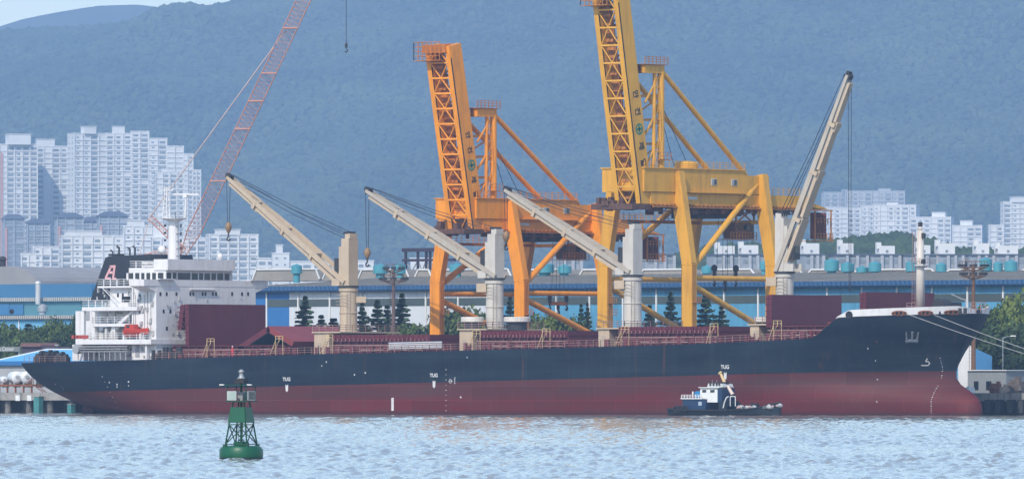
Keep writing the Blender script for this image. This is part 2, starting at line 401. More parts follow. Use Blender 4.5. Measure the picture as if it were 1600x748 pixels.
BOOT = tab([(95, 613), (300, 607), (440, 603), (800, 594), (1300, 581), (1480, 579.5)], 4)
BOOT.insert(0, (XA - 5, BOOT[0][1] - 0.15)); BOOT.append((XF + 3, BOOT[-1][1] + 0.1))
sheer = lambda X: np.interp(X, [s[0] for s in SHEER], [s[1] for s in SHEER])
boot = lambda X: np.interp(X, [s[0] for s in BOOT], [s[1] for s in BOOT])

def hull_paint(name, base, worn, dark, band=None, amt=0.6):
    m = bpy.data.materials.new(name); m.use_nodes = True; t = m.node_tree; N = t.nodes; L = t.links
    b = N['Principled BSDF']; b.inputs['Roughness'].default_value = 0.6; b.inputs['Specular IOR Level'].default_value = 0.18
    geo = N.new('ShaderNodeNewGeometry')
    def noise(sx, sy, sz, sc_, det=6, ro=.65):
        mp = N.new('ShaderNodeMapping'); mp.inputs['Scale'].default_value = (sx, sy, sz); L.new(geo.outputs['Position'], mp.inputs[0])
        n = N.new('ShaderNodeTexNoise'); n.inputs['Scale'].default_value = sc_; n.inputs['Detail'].default_value = det; n.inputs['Roughness'].default_value = ro
        L.new(mp.outputs[0], n.inputs['Vector']); return n.outputs[0]
    def rng_(x, a, b_, c, d):
        r = N.new('ShaderNodeMapRange'); r.inputs[1].default_value = a; r.inputs[2].default_value = b_; r.inputs[3].default_value = c; r.inputs[4].default_value = d
        L.new(x, r.inputs[0]); return r.outputs[0]
    def mix(f, x, col):
        k = N.new('ShaderNodeMix'); k.data_type = 'RGBA'; L.new(f, k.inputs[0])
        if isinstance(x, tuple): k.inputs[6].default_value = (*x, 1)
        else: L.new(x, k.inputs[6])
        k.inputs[7].default_value = (*col, 1); return k.outputs[2]
    c = mix(rng_(noise(.05, .05, .35, 1.0), .35, .7, 0, amt), base, worn)          # long faded patches
    c = mix(rng_(noise(1, 1, .06, .55, 7, .7), .52, .75, 0, .45), c, worn)            # drips down the side
    c = mix(rng_(noise(.12, .12, 1.6, .9, 7, .7), .55, .8, 0, .5), c, dark)           # rubbing marks along the side
    if band:
        sep = N.new('ShaderNodeSeparateXYZ'); L.new(geo.outputs['Position'], sep.inputs[0])
        k = rng_(sep.outputs[0], -100, 90, band[0], band[1]); s = N.new('ShaderNodeMath'); s.operation = 'SUBTRACT'; L.new(sep.outputs[2], s.inputs[0]); L.new(k, s.inputs[1])
        g = rng_(s.outputs[0], -.8, .5, 0, .75)
        ml = N.new('ShaderNodeMath'); ml.operation = 'MULTIPLY'; L.new(g, ml.inputs[0]); L.new(rng_(noise(.04, .04, .5, 1), .3, .6, .2, 1), ml.inputs[1])
        c = mix(ml.outputs[0], c, band[2])
    sp = N.new('ShaderNodeSeparateXYZ'); L.new(geo.outputs['Position'], sp.inputs[0]); cb = N.new('ShaderNodeCombineXYZ'); L.new(sp.outputs[0], cb.inputs[0]); L.new(sp.outputs[2], cb.inputs[1])
    br = N.new('ShaderNodeTexBrick'); br.inputs['Scale'].default_value = 1; br.inputs['Brick Width'].default_value = 8.6; br.inputs['Row Height'].default_value = 2.35; br.inputs['Mortar Size'].default_value = .035; br.inputs['Mortar Smooth'].default_value = .3
    br.inputs['Color1'].default_value = (.78, .78, .78, 1); br.inputs['Color2'].default_value = (1.12, 1.12, 1.12, 1); br.inputs['Mortar'].default_value = (1.9, 1.9, 1.9, 1); L.new(cb.outputs[0], br.inputs['Vector'])
    mu_ = N.new('ShaderNodeMix'); mu_.data_type = 'RGBA'; mu_.blend_type = 'MULTIPLY'; mu_.inputs[0].default_value = .75; L.new(c, mu_.inputs[6]); L.new(br.outputs[0], mu_.inputs[7]); c = mu_.outputs[2]
    c = mix(rng_(noise(.9, .9, .05, .8, 8, .75), .58, .76, 0, .7), c, (.12, .05, .028))     # rust runs
    c = mix(rng_(noise(.16, .16, .5, 1.3, 8, .8), .6, .75, 0, .5), c, worn)                  # scuffed patches
    wl = rng_(sp.outputs[2], .15, .75, .8, 0); c = mix(wl, c, (.03, .018, .018))            # stained waterline
    L.new(c, b.inputs['Base Color'])
    bp = N.new('ShaderNodeBump'); bp.inputs['Strength'].default_value = .25; bp.inputs['Distance'].default_value = .08
    L.new(noise(.35, .35, .35, 1, 3), bp.inputs['Height']); L.new(bp.outputs[0], b.inputs['Normal'])
    return m
NAVY = hull_paint('hull_navy_paint', (0.0015, 0.007, 0.018), (0.026, 0.042, 0.052), (0.001, 0.003, 0.008), amt=.55)
BOOTRED = hull_paint('hull_red_antifouling', (0.112, 0.009, 0.010), (0.082, 0.034, 0.03), (0.038, 0.008, 0.009), band=(1.9, 4.3, (0.062, 0.028, 0.027)), amt=.6)
MAROON = M('deck_maroon_paint', (0.13, 0.022, 0.03), .6, var=.25, scale=.5, dirt=(0.05, 0.02, 0.02), dirt_amt=.5)
MAROON2 = M('hatch_cover_paint', (0.105, 0.012, 0.022), .55, var=.15, scale=.25, dirt=(0.13, 0.05, 0.055), dirt_amt=.22, streak=1)
WHITE = M('ship_white_paint', (0.66, 0.66, 0.67), .45, var=.05, scale=.4, dirt=(0.42, 0.31, 0.22), dirt_amt=.38, streak=1)
CREAM = M('deck_crane_cream', (0.47, 0.38, 0.27), .55, var=.08, scale=.5, dirt=(0.34, 0.22, 0.13), dirt_amt=.35, streak=1)
CREAMG = M('deck_crane_grey', (0.40, 0.36, 0.30), .55, var=.08, scale=.5, dirt=(0.32, 0.22, 0.14), dirt_amt=.35, streak=1)
BLACK = M('black_paint', (0.012, 0.014, 0.018), .5, var=.2)
DARK = M('dark_machinery', (0.03, 0.03, 0.032), .6, var=.4, scale=2)
GLASS = M('window_glass', (0.012, 0.018, 0.022), .12, var=.2, spec=.6)
RAILP = M('rail_buff_paint', (0.27, 0.17, 0.15), .6, var=.2, scale=2)
WRAIL = M('rail_white_paint', (0.72, 0.72, 0.72), .5, var=.05)
BUFF = M('ladder_buff_paint', (0.55, 0.40, 0.20), .6, var=.2, scale=2)
MARK = M('white_marking_paint', (0.55, 0.55, 0.55), .6, var=.1, scale=3)
ORANGE = M('rescue_orange', (0.45, 0.045, 0.025), .45, var=.1)
ROPE = M('steel_rope', (0.025, 0.027, 0.03), .7, var=.1)
STEEL = M('galvanised_steel', (0.34, 0.35, 0.36), .45, .3, var=.15, scale=2)
RUST = M('rusty_steel', (0.20, 0.075, 0.035), .8, var=.4, scale=3)

ship = thing('bulk_carrier', (0, YC, 0), 'long dark blue and red bulk carrier with white deckhouse moored at the quay', 'ship')
def ss(t): return np.where(t < .5, .5 * (2 * t) ** 1.5, 1 - .5 * (2 * (1 - t)) ** 1.7)
def row_pts(fz, n=220):
    t = ss(np.linspace(0, 1, n)); X = XA + (XF - XA) * t
    for _ in range(12):
        z = fz(X); X = stern_x(z) + (stem_x(z) - stern_x(z)) * t
    z = fz(X); return X, half(X, z), z
def build_hull():
    rows = []
    for k in range(9): rows.append(row_pts(lambda X, k=k: -1.5 + (boot(X) + 1.5) * k / 8))
    for k in range(1, 10): rows.append(row_pts(lambda X, k=k: boot(X) + (sheer(X) - boot(X)) * k / 9))
    n = len(rows[0][0]); mb = MB(); vs = []
    for X, b, z in rows:
        vs += [(x, YC - h, q) for x, h, q in zip(X, b, z)] + [(x, YC + h, q) for x, h, q in zip(X, b, z)]
    fs = []; ms = []
    for r in range(len(rows) - 1):
        o = r * 2 * n; p = (r + 1) * 2 * n; k = 1 if r < 8 else 0
        for i in range(n - 1):
            fs.append((o + i, o + i + 1, p + i + 1, p + i)); ms.append(k)
            fs.append((o + n + i + 1, o + n + i, p + n + i, p + n + i + 1)); ms.append(k)
        fs.append((o + n, o, p, p + n)); ms.append(k)
    mb.v = vs; mb.f = fs; mb.m = ms
    deck = MB(); X, b, z = rows[-1]
    for i in range(n - 1):
        deck.poly([(X[i], YC - b[i], z[i] - .06), (X[i + 1], YC - b[i + 1], z[i + 1] - .06), (X[i + 1], YC + b[i + 1], z[i + 1] - .06), (X[i], YC + b[i], z[i] - .06)])
    return mb, deck
hb, db = build_hull()
hull = part('hull', hb, [NAVY, BOOTRED], ship, smooth=True)
hull.data.set_sharp_from_angle(angle=R(35))
part('deck', db, MAROON, ship)
# bulwark round the forecastle
XB0 = hull_pt(1306, 496, 13)[0].x
def build_bulwark():
    n = 90; t = 1 - (1 - np.linspace(0, 1, n)) ** 1.8; mb = MB(); xe = float(stem_x(float(sheer(XF)))) - .02
    X = XB0 + (xe - XB0) * t; z0 = sheer(X); hh = np.interp(X, [XB0, XB0 + 2.2, XB0 + 16, XF], [0.05, 1.05, 1.2, .62])
    for sgn in (-1, 1):
        for i in range(n - 1):
            q = []
            for j in (i, i + 1):
                b0 = float(half(X[j], z0[j])) + .03; x2 = X[j] + (stem_x(z0[j] + hh[j]) - stem_x(z0[j])) * t[j]; b1 = float(half(x2, z0[j] + hh[j])) + .03
                q.append(((X[j], YC + sgn * b0, z0[j]), (x2, YC + sgn * b1, z0[j] + hh[j]), (x2 - .15 * t[j], YC + sgn * max(b1 - .2, 0), z0[j] + hh[j]), (X[j] - .15 * t[j], YC + sgn * max(b0 - .2, 0), z0[j])))
            a, b = q
            for k in range(3):
                f = [a[k], b[k], b[k + 1], a[k + 1]]; mb.poly(f if sgn < 0 else f[::-1])
    return mb
pieces('bulwark', build_bulwark(), WHITE, ship)

# --- painted marks on the hull side
def frame(px, py, z0=6.0, out=.03):
    p, n = hull_pt(px, py, z0); u = V((-n.y, n.x, 0)).normalized(); v = n.cross(u); v = v if v.z > 0 else -v
    return p + n * out, u, v, n
for px, py in ((448, 595), (678, 589), (1133, 576)):
    p, u, v, n = frame(px, py)
    part('tug_mark', text_mb('TUG', .82, p + v * .05, u, v, weight=.03), MARK, ship)
    p, u, v, n = frame(px + .3, py + 10)
    mk = MB().poly([p + u * a + v * b for a, b in ((-.28, .55), (-.28, -.45), (0, -.75), (.28, -.45), (.28, .55), (0, .3))])
    part('push_mark', mk, MARK, ship)
p, u, v, n = frame(613.5, 631)
part('plate_mark', MB().poly([p + u * a + v * b for a, b in ((-.26, -1.05), (.26, -1.05), (.26, 1.05), (-.26, 1.05))]), MARK, ship)
def draft(pts, dz0, dz1, step=3.4):
    mb = MB(); y = dz0; k = 0
    while y < dz1:
        px = interp(y, pts); p, u, v, n = frame(px, y, 6)
        w = .06 if k % 2 else .11
        mb.poly([p + u * a + v * b for a, b in ((-w, -.05), (w, -.05), (w, .05), (-w, .05))]); y += step; k += 1
    return part('draught_marks', mb, MARK, ship)
draft([(559, 1469), (575, 1473), (590, 1471), (600, 1467), (612, 1460), (625, 1455), (645, 1455)], 559, 644)
draft([(570, 697), (646, 697)], 577, 645, 8)
draft([(560, 146), (648, 190)], 588, 640, 8)
bm_ = MB(); p, u, v, n = frame(1447, 566)
for a, b in (((-.75, -.5), (.35, -.5)), ((.35, -.5), (.6, -.1)), ((.6, -.1), (.3, .2)), ((.3, .2), (-.1, .2)), ((-.1, .2), (.15, .75))):
    A = p + u * a[0] + v * a[1]; Bq = p + u * b[0] + v * b[1]; bm_.beam(A, Bq, .17, .02, side=(Bq - A).cross(n))
part('bulb_symbol', bm_, MARK, ship)
lm = MB(); p, u, v, n = frame(704, 595)
for i in range(20):
    t0, t1 = i * math.pi / 10, (i + 1) * math.pi / 10
    lm.poly([p + u * (r * math.cos(t)) + v * (r * math.sin(t)) for r, t in ((.24, t0), (.32, t0), (.32, t1), (.24, t1))])
lm.poly([p + u * a + v * b for a, b in ((-.45, -.035), (.45, -.035), (.45, .035), (-.45, .035))])
lm.poly([p + u * a + v * b for a, b in ((.8, -.5), (.86, -.5), (.86, .6), (.8, .6))])
for k in (-.6, 0, .5, .9): lm.poly([p + u * a + v * b for a, b in ((.87, k * .6), (1.1, k * .6), (1.1, k * .6 + .06), (.87, k * .6 + .06))])
part('load_line', lm, MARK, ship)
sm = MB()
for px, py in ((510, 565), (503, 571), (571, 582), (730, 558), (554, 585), (1356, 544), (1368, 563), (1371, 593), (1370, 627), (86, 600), (97, 604), (99, 607), (171, 597), (201, 596), (201, 602), (183, 604), (183, 600), (720, 620)):
    p, u, v, n = frame(px, py, 8); w = random.uniform(.06, .16)
    sm.poly([p + u * a + v * b for a, b in ((-w, -.12), (w, -.12), (w, .12), (-w, .12))])
part('frame_marks', sm, MARK, ship)
# --- anchor in its pocket
p, u, v, n = frame(1425, 525, 12, .02)
ap = MB().prism([p + u * a + v * b for a, b in ((-1.15, 1.0), (-.8, .5), (-.85, -1.1), (.85, -1.1), (.8, .5), (1.15, 1.0))], -n * .05)
pk = part('anchor_pocket', ap, BLACK, ship)
an = MB(); q = p + n * .12
an.beam(q + v * .9, q - v * .8, .3, .3, side=u); an.beam(q - u * .85 - v * .75, q + u * .85 - v * .75, .35, .4, side=v)
for s in (-1, 1):
    an.beam(q + u * s * .8 - v * .75, q + u * s * .95 + v * .75, .35, .3, side=u, w2=.15)
    an.beam(q + u * s * .95 - v * 1.0, q + u * s * .75 - v * .85, .4, .2, side=u)
part('anchor', an, M('anchor_paint', (0.16, 0.18, 0.21), .6, var=.3, scale=2), ship)
# --- mooring chocks in the bulwark
def oval(p, u, v, n, a, b, r, mb, k=18):
    pts = [p + u * (a * math.cos(t)) + v * (b * math.sin(t)) for t in np.linspace(0, 2 * math.pi, k + 1)]; mb.path(pts, r, 5); return pts[:-1]
for px, py, a, b in ((1405, 489, 1.15, .33), (1446, 488.5, 1.15, .33), (1489, 487.5, 1.5, .3), (1327, 491.5, .5, .5), (1527, 487, .42, .42), (1540, 486.5, .4, .35)):
    try: p, u, v, n = frame(px, py, 15.5, .1)
    except Exception: continue
    ch = MB(); pts = oval(p, u, v, n, a, b, .1, ch); part('mooring_chock', ch, RUST if a > 1 else BLACK, ship)
    rl = MB().poly([x + n * .04 for x in pts]); part('chock_opening', rl, BLACK, ship)
    if a > 1:
        for k in (-.55, 0, .55): part('roller', MB().tube(p + u * k * a - v * .25 + n * .1, p + u * k * a + v * .25 + n * .1, .13, 8), RUST, ship)
# --- rudder head showing under the counter
rd = onY(126, 640, YC - 2)
part('rudder', MB().prism([(rd.x - 1.2, YC - .4, -1.5), (rd.x + 1.6, YC - .4, -1.5), (rd.x + 1.3, YC - .4, 1.7), (rd.x - .9, YC - .4, 1.7)], (0, .8, 0)), BOOTRED, ship)

# --- deckhouse
SY = 2.75
X2 = lambda px, Y=SY: onY(px, 500, Y).x
XH = X2(244); HP = V((X2(200), SY, 0)); hz_ = lambda py: zat(py, HP)
ZD = hz_(563); L1 = hz_(530); L2 = hz_(505); L3 = hz_(479); LB = hz_(447); LW = hz_(437); LT = hz_(426); LRF = hz_(418); LR = hz_(405)
house = thing('deckhouse', (XH - 5, YC, ZD), parent=ship)
hb = MB(); hb.box(X2(206), XH, SY, 27.75, ZD, LB)
hb.box(X2(150, 6), X2(206) + .01, 6, 24.5, ZD, L3 + .1)
hb.box(X2(113), X2(131), SY + .02, 27.7, ZD, L1 - .82)
hb.box(X2(118, 8), X2(150, 8), 8, 22.5, L1, L3 - .6)
hb.box(X2(172, 5), X2(206), 5, 25.5, L3, hz_(446))
part('wall', hb, WHITE, house)
sl = MB(); sl.box(X2(118, 1.2), XH + .25, 1.2, 29.3, L1 - .8, L1); sl.box(X2(145, 2), X2(206), 2, 28.5, L2 - .5, L2 - .02)
sl.box(X2(128, 2), X2(214, 2), 2, 28.5, L3 - .65, L3); sl.box(X2(152, 4), X2(206), 4, 26.5, hz_(449), hz_(446) - .02)
pieces('deck_slab', sl, WHITE, house)
po = MB()
for px in (130.5, 147.5):
    x = onY(px, 500, 2.4).x; po.box(x - .3, x + .3, 2.15, 2.7, L1, L3 - .65); po.box(x - .3, x + .3, 27.9, 28.4, L1, L3 - .65)
for px in (130, 229): x = onY(px, 540, 1.8).x; po.box(x - .16, x + .16, 1.65, 1.95, ZD, L1 - .8)
pieces('pillar', po, WHITE, house)
# bridge wings, one beam right across the ship, tapering brackets under their ends
wg = MB(); wg.box(XH - 3.3, XH + .05, -.3, 30.8, LB, LW)
for y0, y1 in ((SY, -.25), (27.75, 30.75)): wg.prism([(XH - 3.2, y0, hz_(456)), (XH - 3.2, y0, LB), (XH - 3.2, y1, LB)], (3.15, 0, 0))
part('bridge_wing', wg, WHITE, house)
YE = onX(363, 420, XH).y
wh = MB(); wh.box(XH - 8.4, XH, 5.2, YE, LW - .6, LW + .02); wh.box(XH - 8.4, XH, 5.2, YE, LT, LRF)
wh.box(XH - 8.2, XH - .25, 5.45, YE - .25, LW, LT)
wheel = part('wheelhouse', wh, WHITE, house)
wr = MB(); wr.box(XH - 2.6, XH + .55, 5.0, YE + .1, hz_(422), LR); wr.box(XH - 1.0, XH + .35, 26.3, 30.7, LW, LW + .12); wr.box(XH - .5, XH + .45, onX(296, 450, XH).y, onX(335, 450, XH).y, hz_(452.5), hz_(451.5))
wr.box(XH - .1, XH + .6, onX(245, 436, XH).y, onX(270, 436, XH).y, hz_(436.8), hz_(435.5))
part('bridge_visor', wr, WHITE, house)
for a, b in ((260.5, 267.5), (269.5, 275), (278, 297), (299.5, 309), (310.5, 317), (319, 328), (330, 337), (339.5, 348.5), (350.5, 358)):
    y0 = onX(a, 430, XH).y; y1 = onX(b, 430, XH).y
    part('bridge_window', MB().prism([(XH - .06, y0, LW + .1), (XH - .06, y1, LW + .1), (XH - .06, y1, LT + .0), (XH - .06, y0, LT + .0)], (.1, 0, 0)), GLASS, house)
for a, b in ((202, 208.5), (212, 218.5), (221, 226.5), (229, 235.5), (238, 244.5), (247, 256)):
    x0 = onY(a, 430, 5.2).x; x1 = onY(b, 430, 5.2).x
    part('bridge_window', MB().box(x0, x1, 5.14, 5.26, LW + .15, LT - .05), GLASS, house)
mu = MB()
for a in (259, 268.5, 276.5, 298.2, 309.7, 318, 329, 338.2, 349.5, 362): y0 = onX(a, 430, XH).y; mu.box(XH - .2, XH + .08, y0 - .12, y0 + .12, LW, LT)
for a in (199.5, 210.2, 219.8, 227.8, 236.8, 245.8, 257.5): x0 = onY(a, 430, 5.2).x; mu.box(x0 - .2, x0 + .2, 5.1, 5.4, LW, LT)
pieces('window_post', mu, WHITE, house)
def port_win(plane, px, py, w=.42, h=.62):
    if plane == 'f':
        p = onX(px, py, XH); return part('cabin_window', MB().box(XH - .02, XH + .04, p.y - w / 2, p.y + w / 2, p.z - h / 2, p.z + h / 2), GLASS, house)
    p = onY(px, py, plane); return part('cabin_window', MB().box(p.x - w / 2, p.x + w / 2, plane - .05, plane + .02, p.z - h / 2, p.z + h / 2), GLASS, house)
for px in (250.5, 260.3, 275.5, 297.3, 302, 316.5, 321, 332.5, 337.5, 362.5, 378, 387.5): port_win('f', px, 459)
for px, py in ((255.5, 486), (266, 486), (260.5, 513), (254, 534), (267, 534)): port_win('f', px, py)
for px, py in ((218.5, 462), (218.5, 487), (218.5, 513)): port_win(SY, px, py)
for px, py in ((184.5, 461), (192, 461)): port_win(5.0, px, py)
for px, py in ((185, 487), (196, 514), (163, 514), (172, 545), (190, 545), (205, 545), (222, 545)): port_win(6.0 if px < 206 else SY, px, py)
dr = MB()
for px, py, Y in ((204, 468, 5), (204, 492, 6), (171, 516, 6), (137, 491, 8), (150, 547, 6), (215, 548, SY)):
    p = onY(px, py, Y); part('door', MB().box(p.x - .45, p.x + .45, Y - .09, Y + .02, p.z - 1.0, p.z + 1.0), M('door_grey', (.30, .31, .33), .5), house)
rl = MB(); rl.rail([(XH, 1.3, L1), (X2(118, 1.3), 1.3, L1), (X2(118, 1.3), 29.2, L1)]); rl.rail([(X2(206), 2.1, L2), (X2(145, 2.1), 2.1, L2), (X2(145, 2.1), 28.4, L2)])
rl.rail([(X2(214, 2.1), 2.1, L3), (X2(128, 2.1), 2.1, L3), (X2(128, 2.1), 28.4, L3)], r=.045); rl.rail([(X2(206), 4.1, hz_(446)), (X2(152, 4.1), 4.1, hz_(446)), (X2(152, 4.1), 26.4, hz_(446))], r=.045)
rl.rail([(XH - 2.7, 5.3, LRF), (XH - 8.3, 5.3, LRF), (XH - 8.3, YE - .1, LRF)], r=.045); rl.rail([(X2(131, 8), 8.1, L2), (X2(118, 8), 8.1, L2)])
part('railings', rl, WRAIL, house)
lad = MB()
for a, b in (((160, 447), (184, 472)), ((164, 480), (186, 503)), ((172, 508), (186, 528))):
    p0 = onY(*a, 4.4); p1 = onY(*b, 4.4)
    lad.ladder(p0, p1, (0, 1, 0), .8, .06, .4)
part('stairways', lad, WRAIL, house)
bx = MB(); p = onY(195.5, 468, 2.6); bx.box(p.x - .6, p.x + .6, 2.4, 3.2, p.z - .5, p.z + .55); part('light_box', bx, BLACK, house)
wf = MB()
for k in range(46):
    px = random.uniform(152, 242); py = random.uniform(450, 558); Y = SY if px > 207 else (5.0 if py < 478 else 6.0); p = onY(px, py, Y); wf.box(p.x - random.uniform(.08, .3), p.x + random.uniform(.08, .3), Y - random.uniform(.1, .4), Y - .01, p.z - random.uniform(.1, .45), p.z + random.uniform(.1, .45))
for px in (212, 226, 236, 168, 181): p = onY(px, 500, SY if px > 207 else 6); wf.tube((p.x, p.y - .1, L1), (p.x, p.y - .1, L3 + 2), .06, 5)
for px in (209, 231): p = onY(px, 500, SY); wf.box(p.x - .05, p.x + .05, SY - .12, SY - .01, L1, hz_(450))
for k in range(40):
    y = random.uniform(4, 26); z_ = random.uniform(ZD + 1, hz_(465)); wf.box(XH + .01, XH + random.uniform(.05, .25), y - random.uniform(.05, .25), y + random.uniform(.05, .25), z_ - random.uniform(.05, .3), z_ + random.uniform(.05, .3))
tag(part('wall_fittings', wf, M('fitting_grey', (.36, .36, .37), .5, var=.4, scale=2), house), kind='stuff')
# banner on the rail above the wing
p0 = onY(222, 412, 5.2); p1 = onY(240, 412, 5.2)
bn = part('name_board', MB().box(p0.x, p1.x, 5.12, 5.2, LRF + .1, LRF + .95), WHITE, house)
part('name_letters', text_mb('GULLWIND', .46, V(((p0.x + p1.x) / 2, 5.1, LRF + .38)), (1, 0, 0), (0, 0, 1), weight=.02), BLACK, bn)
fp = MB()
for px, py, s in ((115, 523, .5), (119, 524, .5), (124, 523, .6), (130, 524, .6), (136, 523, .5)):
    p = onY(px, py, 1.35); fp.box(p.x - s * .8, p.x + s * .8, 1.24, 1.28, L1 + .15, L1 + .75)
pieces('life_float_cover', fp, M('float_cover_red', (.36, .06, .05), .6, var=.3, scale=3), house)
# --- funnel
fy = 9.6
out = [onY(px, py, fy) for px, py in ((141, 470), (164.5, 403), (170, 400), (234, 397), (236, 404), (236, 470))]
fun = part('funnel', MB().prism(out, (0, 10.6, 0)), M('funnel_black', (0.018, 0.02, 0.026), .45, var=.15), ship)
em = MB(); pp = lambda px, py: onY(px, py, fy - .03)
for a, b in (((165, 434), (173.5, 416.5)), ((171.5, 416.5), (180.5, 416)), ((169.5, 425.5), (177, 425.5)), ((164, 435), (173, 435)), ((179, 416), (176.5, 436)), ((176, 435.5), (181.5, 435.5))):
    em.beam(pp(*a), pp(*b), .42, .03, side=V((0, 1, 0)).cross(pp(*b) - pp(*a)))
part('funnel_emblem', em, M('emblem_pink', (0.62, 0.34, 0.36), .6), fun)
pe = MB()
for px, y0, y1, Y, r in ((186, 398, 387, 12, .17), (176, 400, 393, 11, .13), (203, 398, 389, 15, .15), (211, 398, 387, 17, .15)):
    a = onY(px, y0 + 3, Y); b = onY(px, y1, Y); pe.tube(a, b, r, 8); pe.tube(b, b + V((-.5, 0, .3)), r, 8)
a = onY(170, 398, 10.4); pe.tube(a, a + V((3.4, 0, 0)), .18, 6)
pieces('exhaust_pipe', pe, DARK, fun)
# --- radar mast
MY = 14.0; mx = onY(271.5, 405, MY).x; mz = lambda py: zat(py, V((mx, MY, 0)))
mast = thing('radar_mast', (mx, MY, mz(410)), parent=ship)
mm = MB(); mm.tube((mx, MY, mz(412)), (mx, MY, mz(343)), 1.05, 14, .85); mm.lathe([(1.0, 0), (2.2, .5), (2.2, .62)], (mx, MY, mz(346)), 16)
part('mast_column', mm, WHITE, mast, smooth=False)
m2 = MB(); u0 = onY(260, 343, MY).x
for dx, dy in ((-.5, -.4), (.5, -.4), (.5, .4), (-.5, .4)): m2.tube((u0 + dx, MY + dy, mz(343)), (u0 + dx * .3, MY + dy * .3, mz(292)), .09, 5)
for k in range(7):
    z = mz(341 - k * 7); s = 1 - k * .1; m2.tube((u0 - .5 * s, MY - .4 * s, z), (u0 + .5 * s, MY - .4 * s, z + .5), .05, 4); m2.tube((u0 + .5 * s, MY + .4 * s, z), (u0 - .5 * s, MY - .4 * s, z + .4), .05, 4)
m2.beam((u0 - 1.6, MY, mz(297)), (u0 + 1.6, MY, mz(297)), .14, .14); m2.beam((u0 - .9, MY, mz(313)), (u0 + .9, MY, mz(313)), .12, .12)
for k in (-1.5, -.5, .6, 1.5): m2.tube((u0 + k, MY, mz(297)), (u0 + k, MY, mz(290 - abs(k))), .06, 5)
part('signal_mast', m2, WHITE, mast)
m3 = MB(); r0 = onY(289, 340, MY).x; m3.tube((r0, MY, mz(341)), (r0 + .25, MY, mz(318)), .16, 6); m3.tube((r0 + .25, MY, mz(318)), (r0 + .1, MY, mz(304)), .14, 6)
m3.beam(onY(272, 303.5, MY), onY(311, 303.5, MY), .25, .28); m3.cbox((r0 + .15, MY, mz(309)), .8, .5, .5)
part('radar_scanner', m3, WHITE, mast)
m4 = MB(); m4.rail([(mx - 2.2, MY - 2, mz(342)), (mx + 2.2, MY - 2, mz(342)), (mx + 2.2, MY + 2, mz(342))]); part('mast_railing', m4, WRAIL, mast)
m5 = MB()
for k in range(5): z = mz(400 - k * 11.5); m5.tube((mx + .8, MY - .3, z), (mx + 2.0, MY - .3, z), .06, 4); m5.tube((mx + 1.9, MY - .3, z - .2), (mx + 1.9, MY - .3, z + .35), .13, 6); m5.cbox((mx - 1.15, MY - .9, z), .3, .3, .35)
pieces('mast_lamp', m5, DARK, mast)
m6 = MB(); m6.lathe([(.05, 0), (.6, .25), (.75, .7), (.6, 1.2), (.15, 1.45)], (mx - 1.6, MY - 1.2, mz(397)), 12); part('satellite_dome', m6, WHITE, mast, smooth=True)
dm = MB(); q = onX(344, 404, XH - 1.2); dm.lathe([(.3, 0), (.3, .3), (.5, .5), (.5, .8), (.3, 1.1), (.05, 1.2)], (q.x, q.y, LR), 12); part('antenna_dome', dm, WHITE, ship, smooth=True)
# --- rescue boat and davit on the boat deck
rb = thing('rescue_boat', (onY(212, 526, 1.9).x, 1.9, L1 + .2), parent=ship); P = lambda px, py, Y=1.9: onY(px, py, Y)
bh = MB(); prof = [(193.5, .35), (197, .8), (206, 1.0), (220, .95), (228, .6), (232, .1)]
sec = []
for px, s in prof:
    x = P(px, 520).x; zt = hz_(514.5 - max(0, px - 215) * .14); zb = hz_(525.5 - max(0, px - 218) * .35)
    sec.append([(x, 1.9 - s, zt), (x, 1.9 - s * .85, (zt + zb) / 2), (x, 1.9 - s * .3, zb), (x, 1.9 + s * .3, zb), (x, 1.9 + s * .85, (zt + zb) / 2), (x, 1.9 + s, zt)])
for a, b in zip(sec[:-1], sec[1:]):
    for k in range(6): bh.poly([a[k], b[k], b[(k + 1) % 6], a[(k + 1) % 6]])
bh.poly(sec[0]); bh.poly(sec[-1][::-1]); part('boat_hull', bh, ORANGE, rb)
cb = MB(); cb.prism([P(194, 515, 1.3), P(195.5, 506.5, 1.3), P(208, 506.5, 1.3), P(209.5, 515, 1.3)], (0, 1.2, 0)); part('boat_cabin', cb, ORANGE, rb)
part('boat_window', MB().box(P(201, 510).x, P(206, 510).x, 1.26, 1.3, hz_(512), hz_(508)), GLASS, rb)
cr = MB(); cr.box(P(196, 520).x, P(198, 520).x, 1.2, 2.6, L1, hz_(524)); cr.box(P(222, 520).x, P(224, 520).x, 1.2, 2.6, L1, hz_(521)); pieces('cradle_arm', cr, WHITE, rb)
dv = MB(); dv.beam(P(178.5, 530, 3), P(180, 510, 3), .9, .9); dv.beam(P(179, 514, 3), P(208, 485.5, 3), .55, .7, w2=.3, h2=.35); dv.tube(P(208, 486, 3), P(208.5, 507, 3), .04, 4)
part('davit', dv, WHITE, ship)
gm = MB()
for k in range(9):
    px = 143 + k * 4.6; p = onY(px, 526, 3.2); h = random.uniform(.6, 2.0); gm.cbox((p.x, 3.2 + random.uniform(-.5, .5), L1), random.uniform(.4, .9), .8, h)
part('boat_deck_gear', gm, M('gear_grey', (.48, .47, .45), .6, var=.3, scale=3), ship)
g2 = MB()
for k in range(3): z = ZD + 1.5 + .42 * k; g2.tube(onY(120, 556, .8).xy.to_3d() + UP * z, onY(199, 556, .8).xy.to_3d() + UP * z, .1, 6)
x0 = onY(121.5, 555, .8).x; g2.tube((x0, .2, ZD + 1.9), (x0, 1.4, ZD + 1.9), .75, 14)
for k in range(10): x = x0 + 1.2 * k; g2.tube((x, .9, ZD), (x, .9, ZD + 1.5), .09, 5)
part('gangway_ladder', g2, STEEL, ship)
sg = MB()
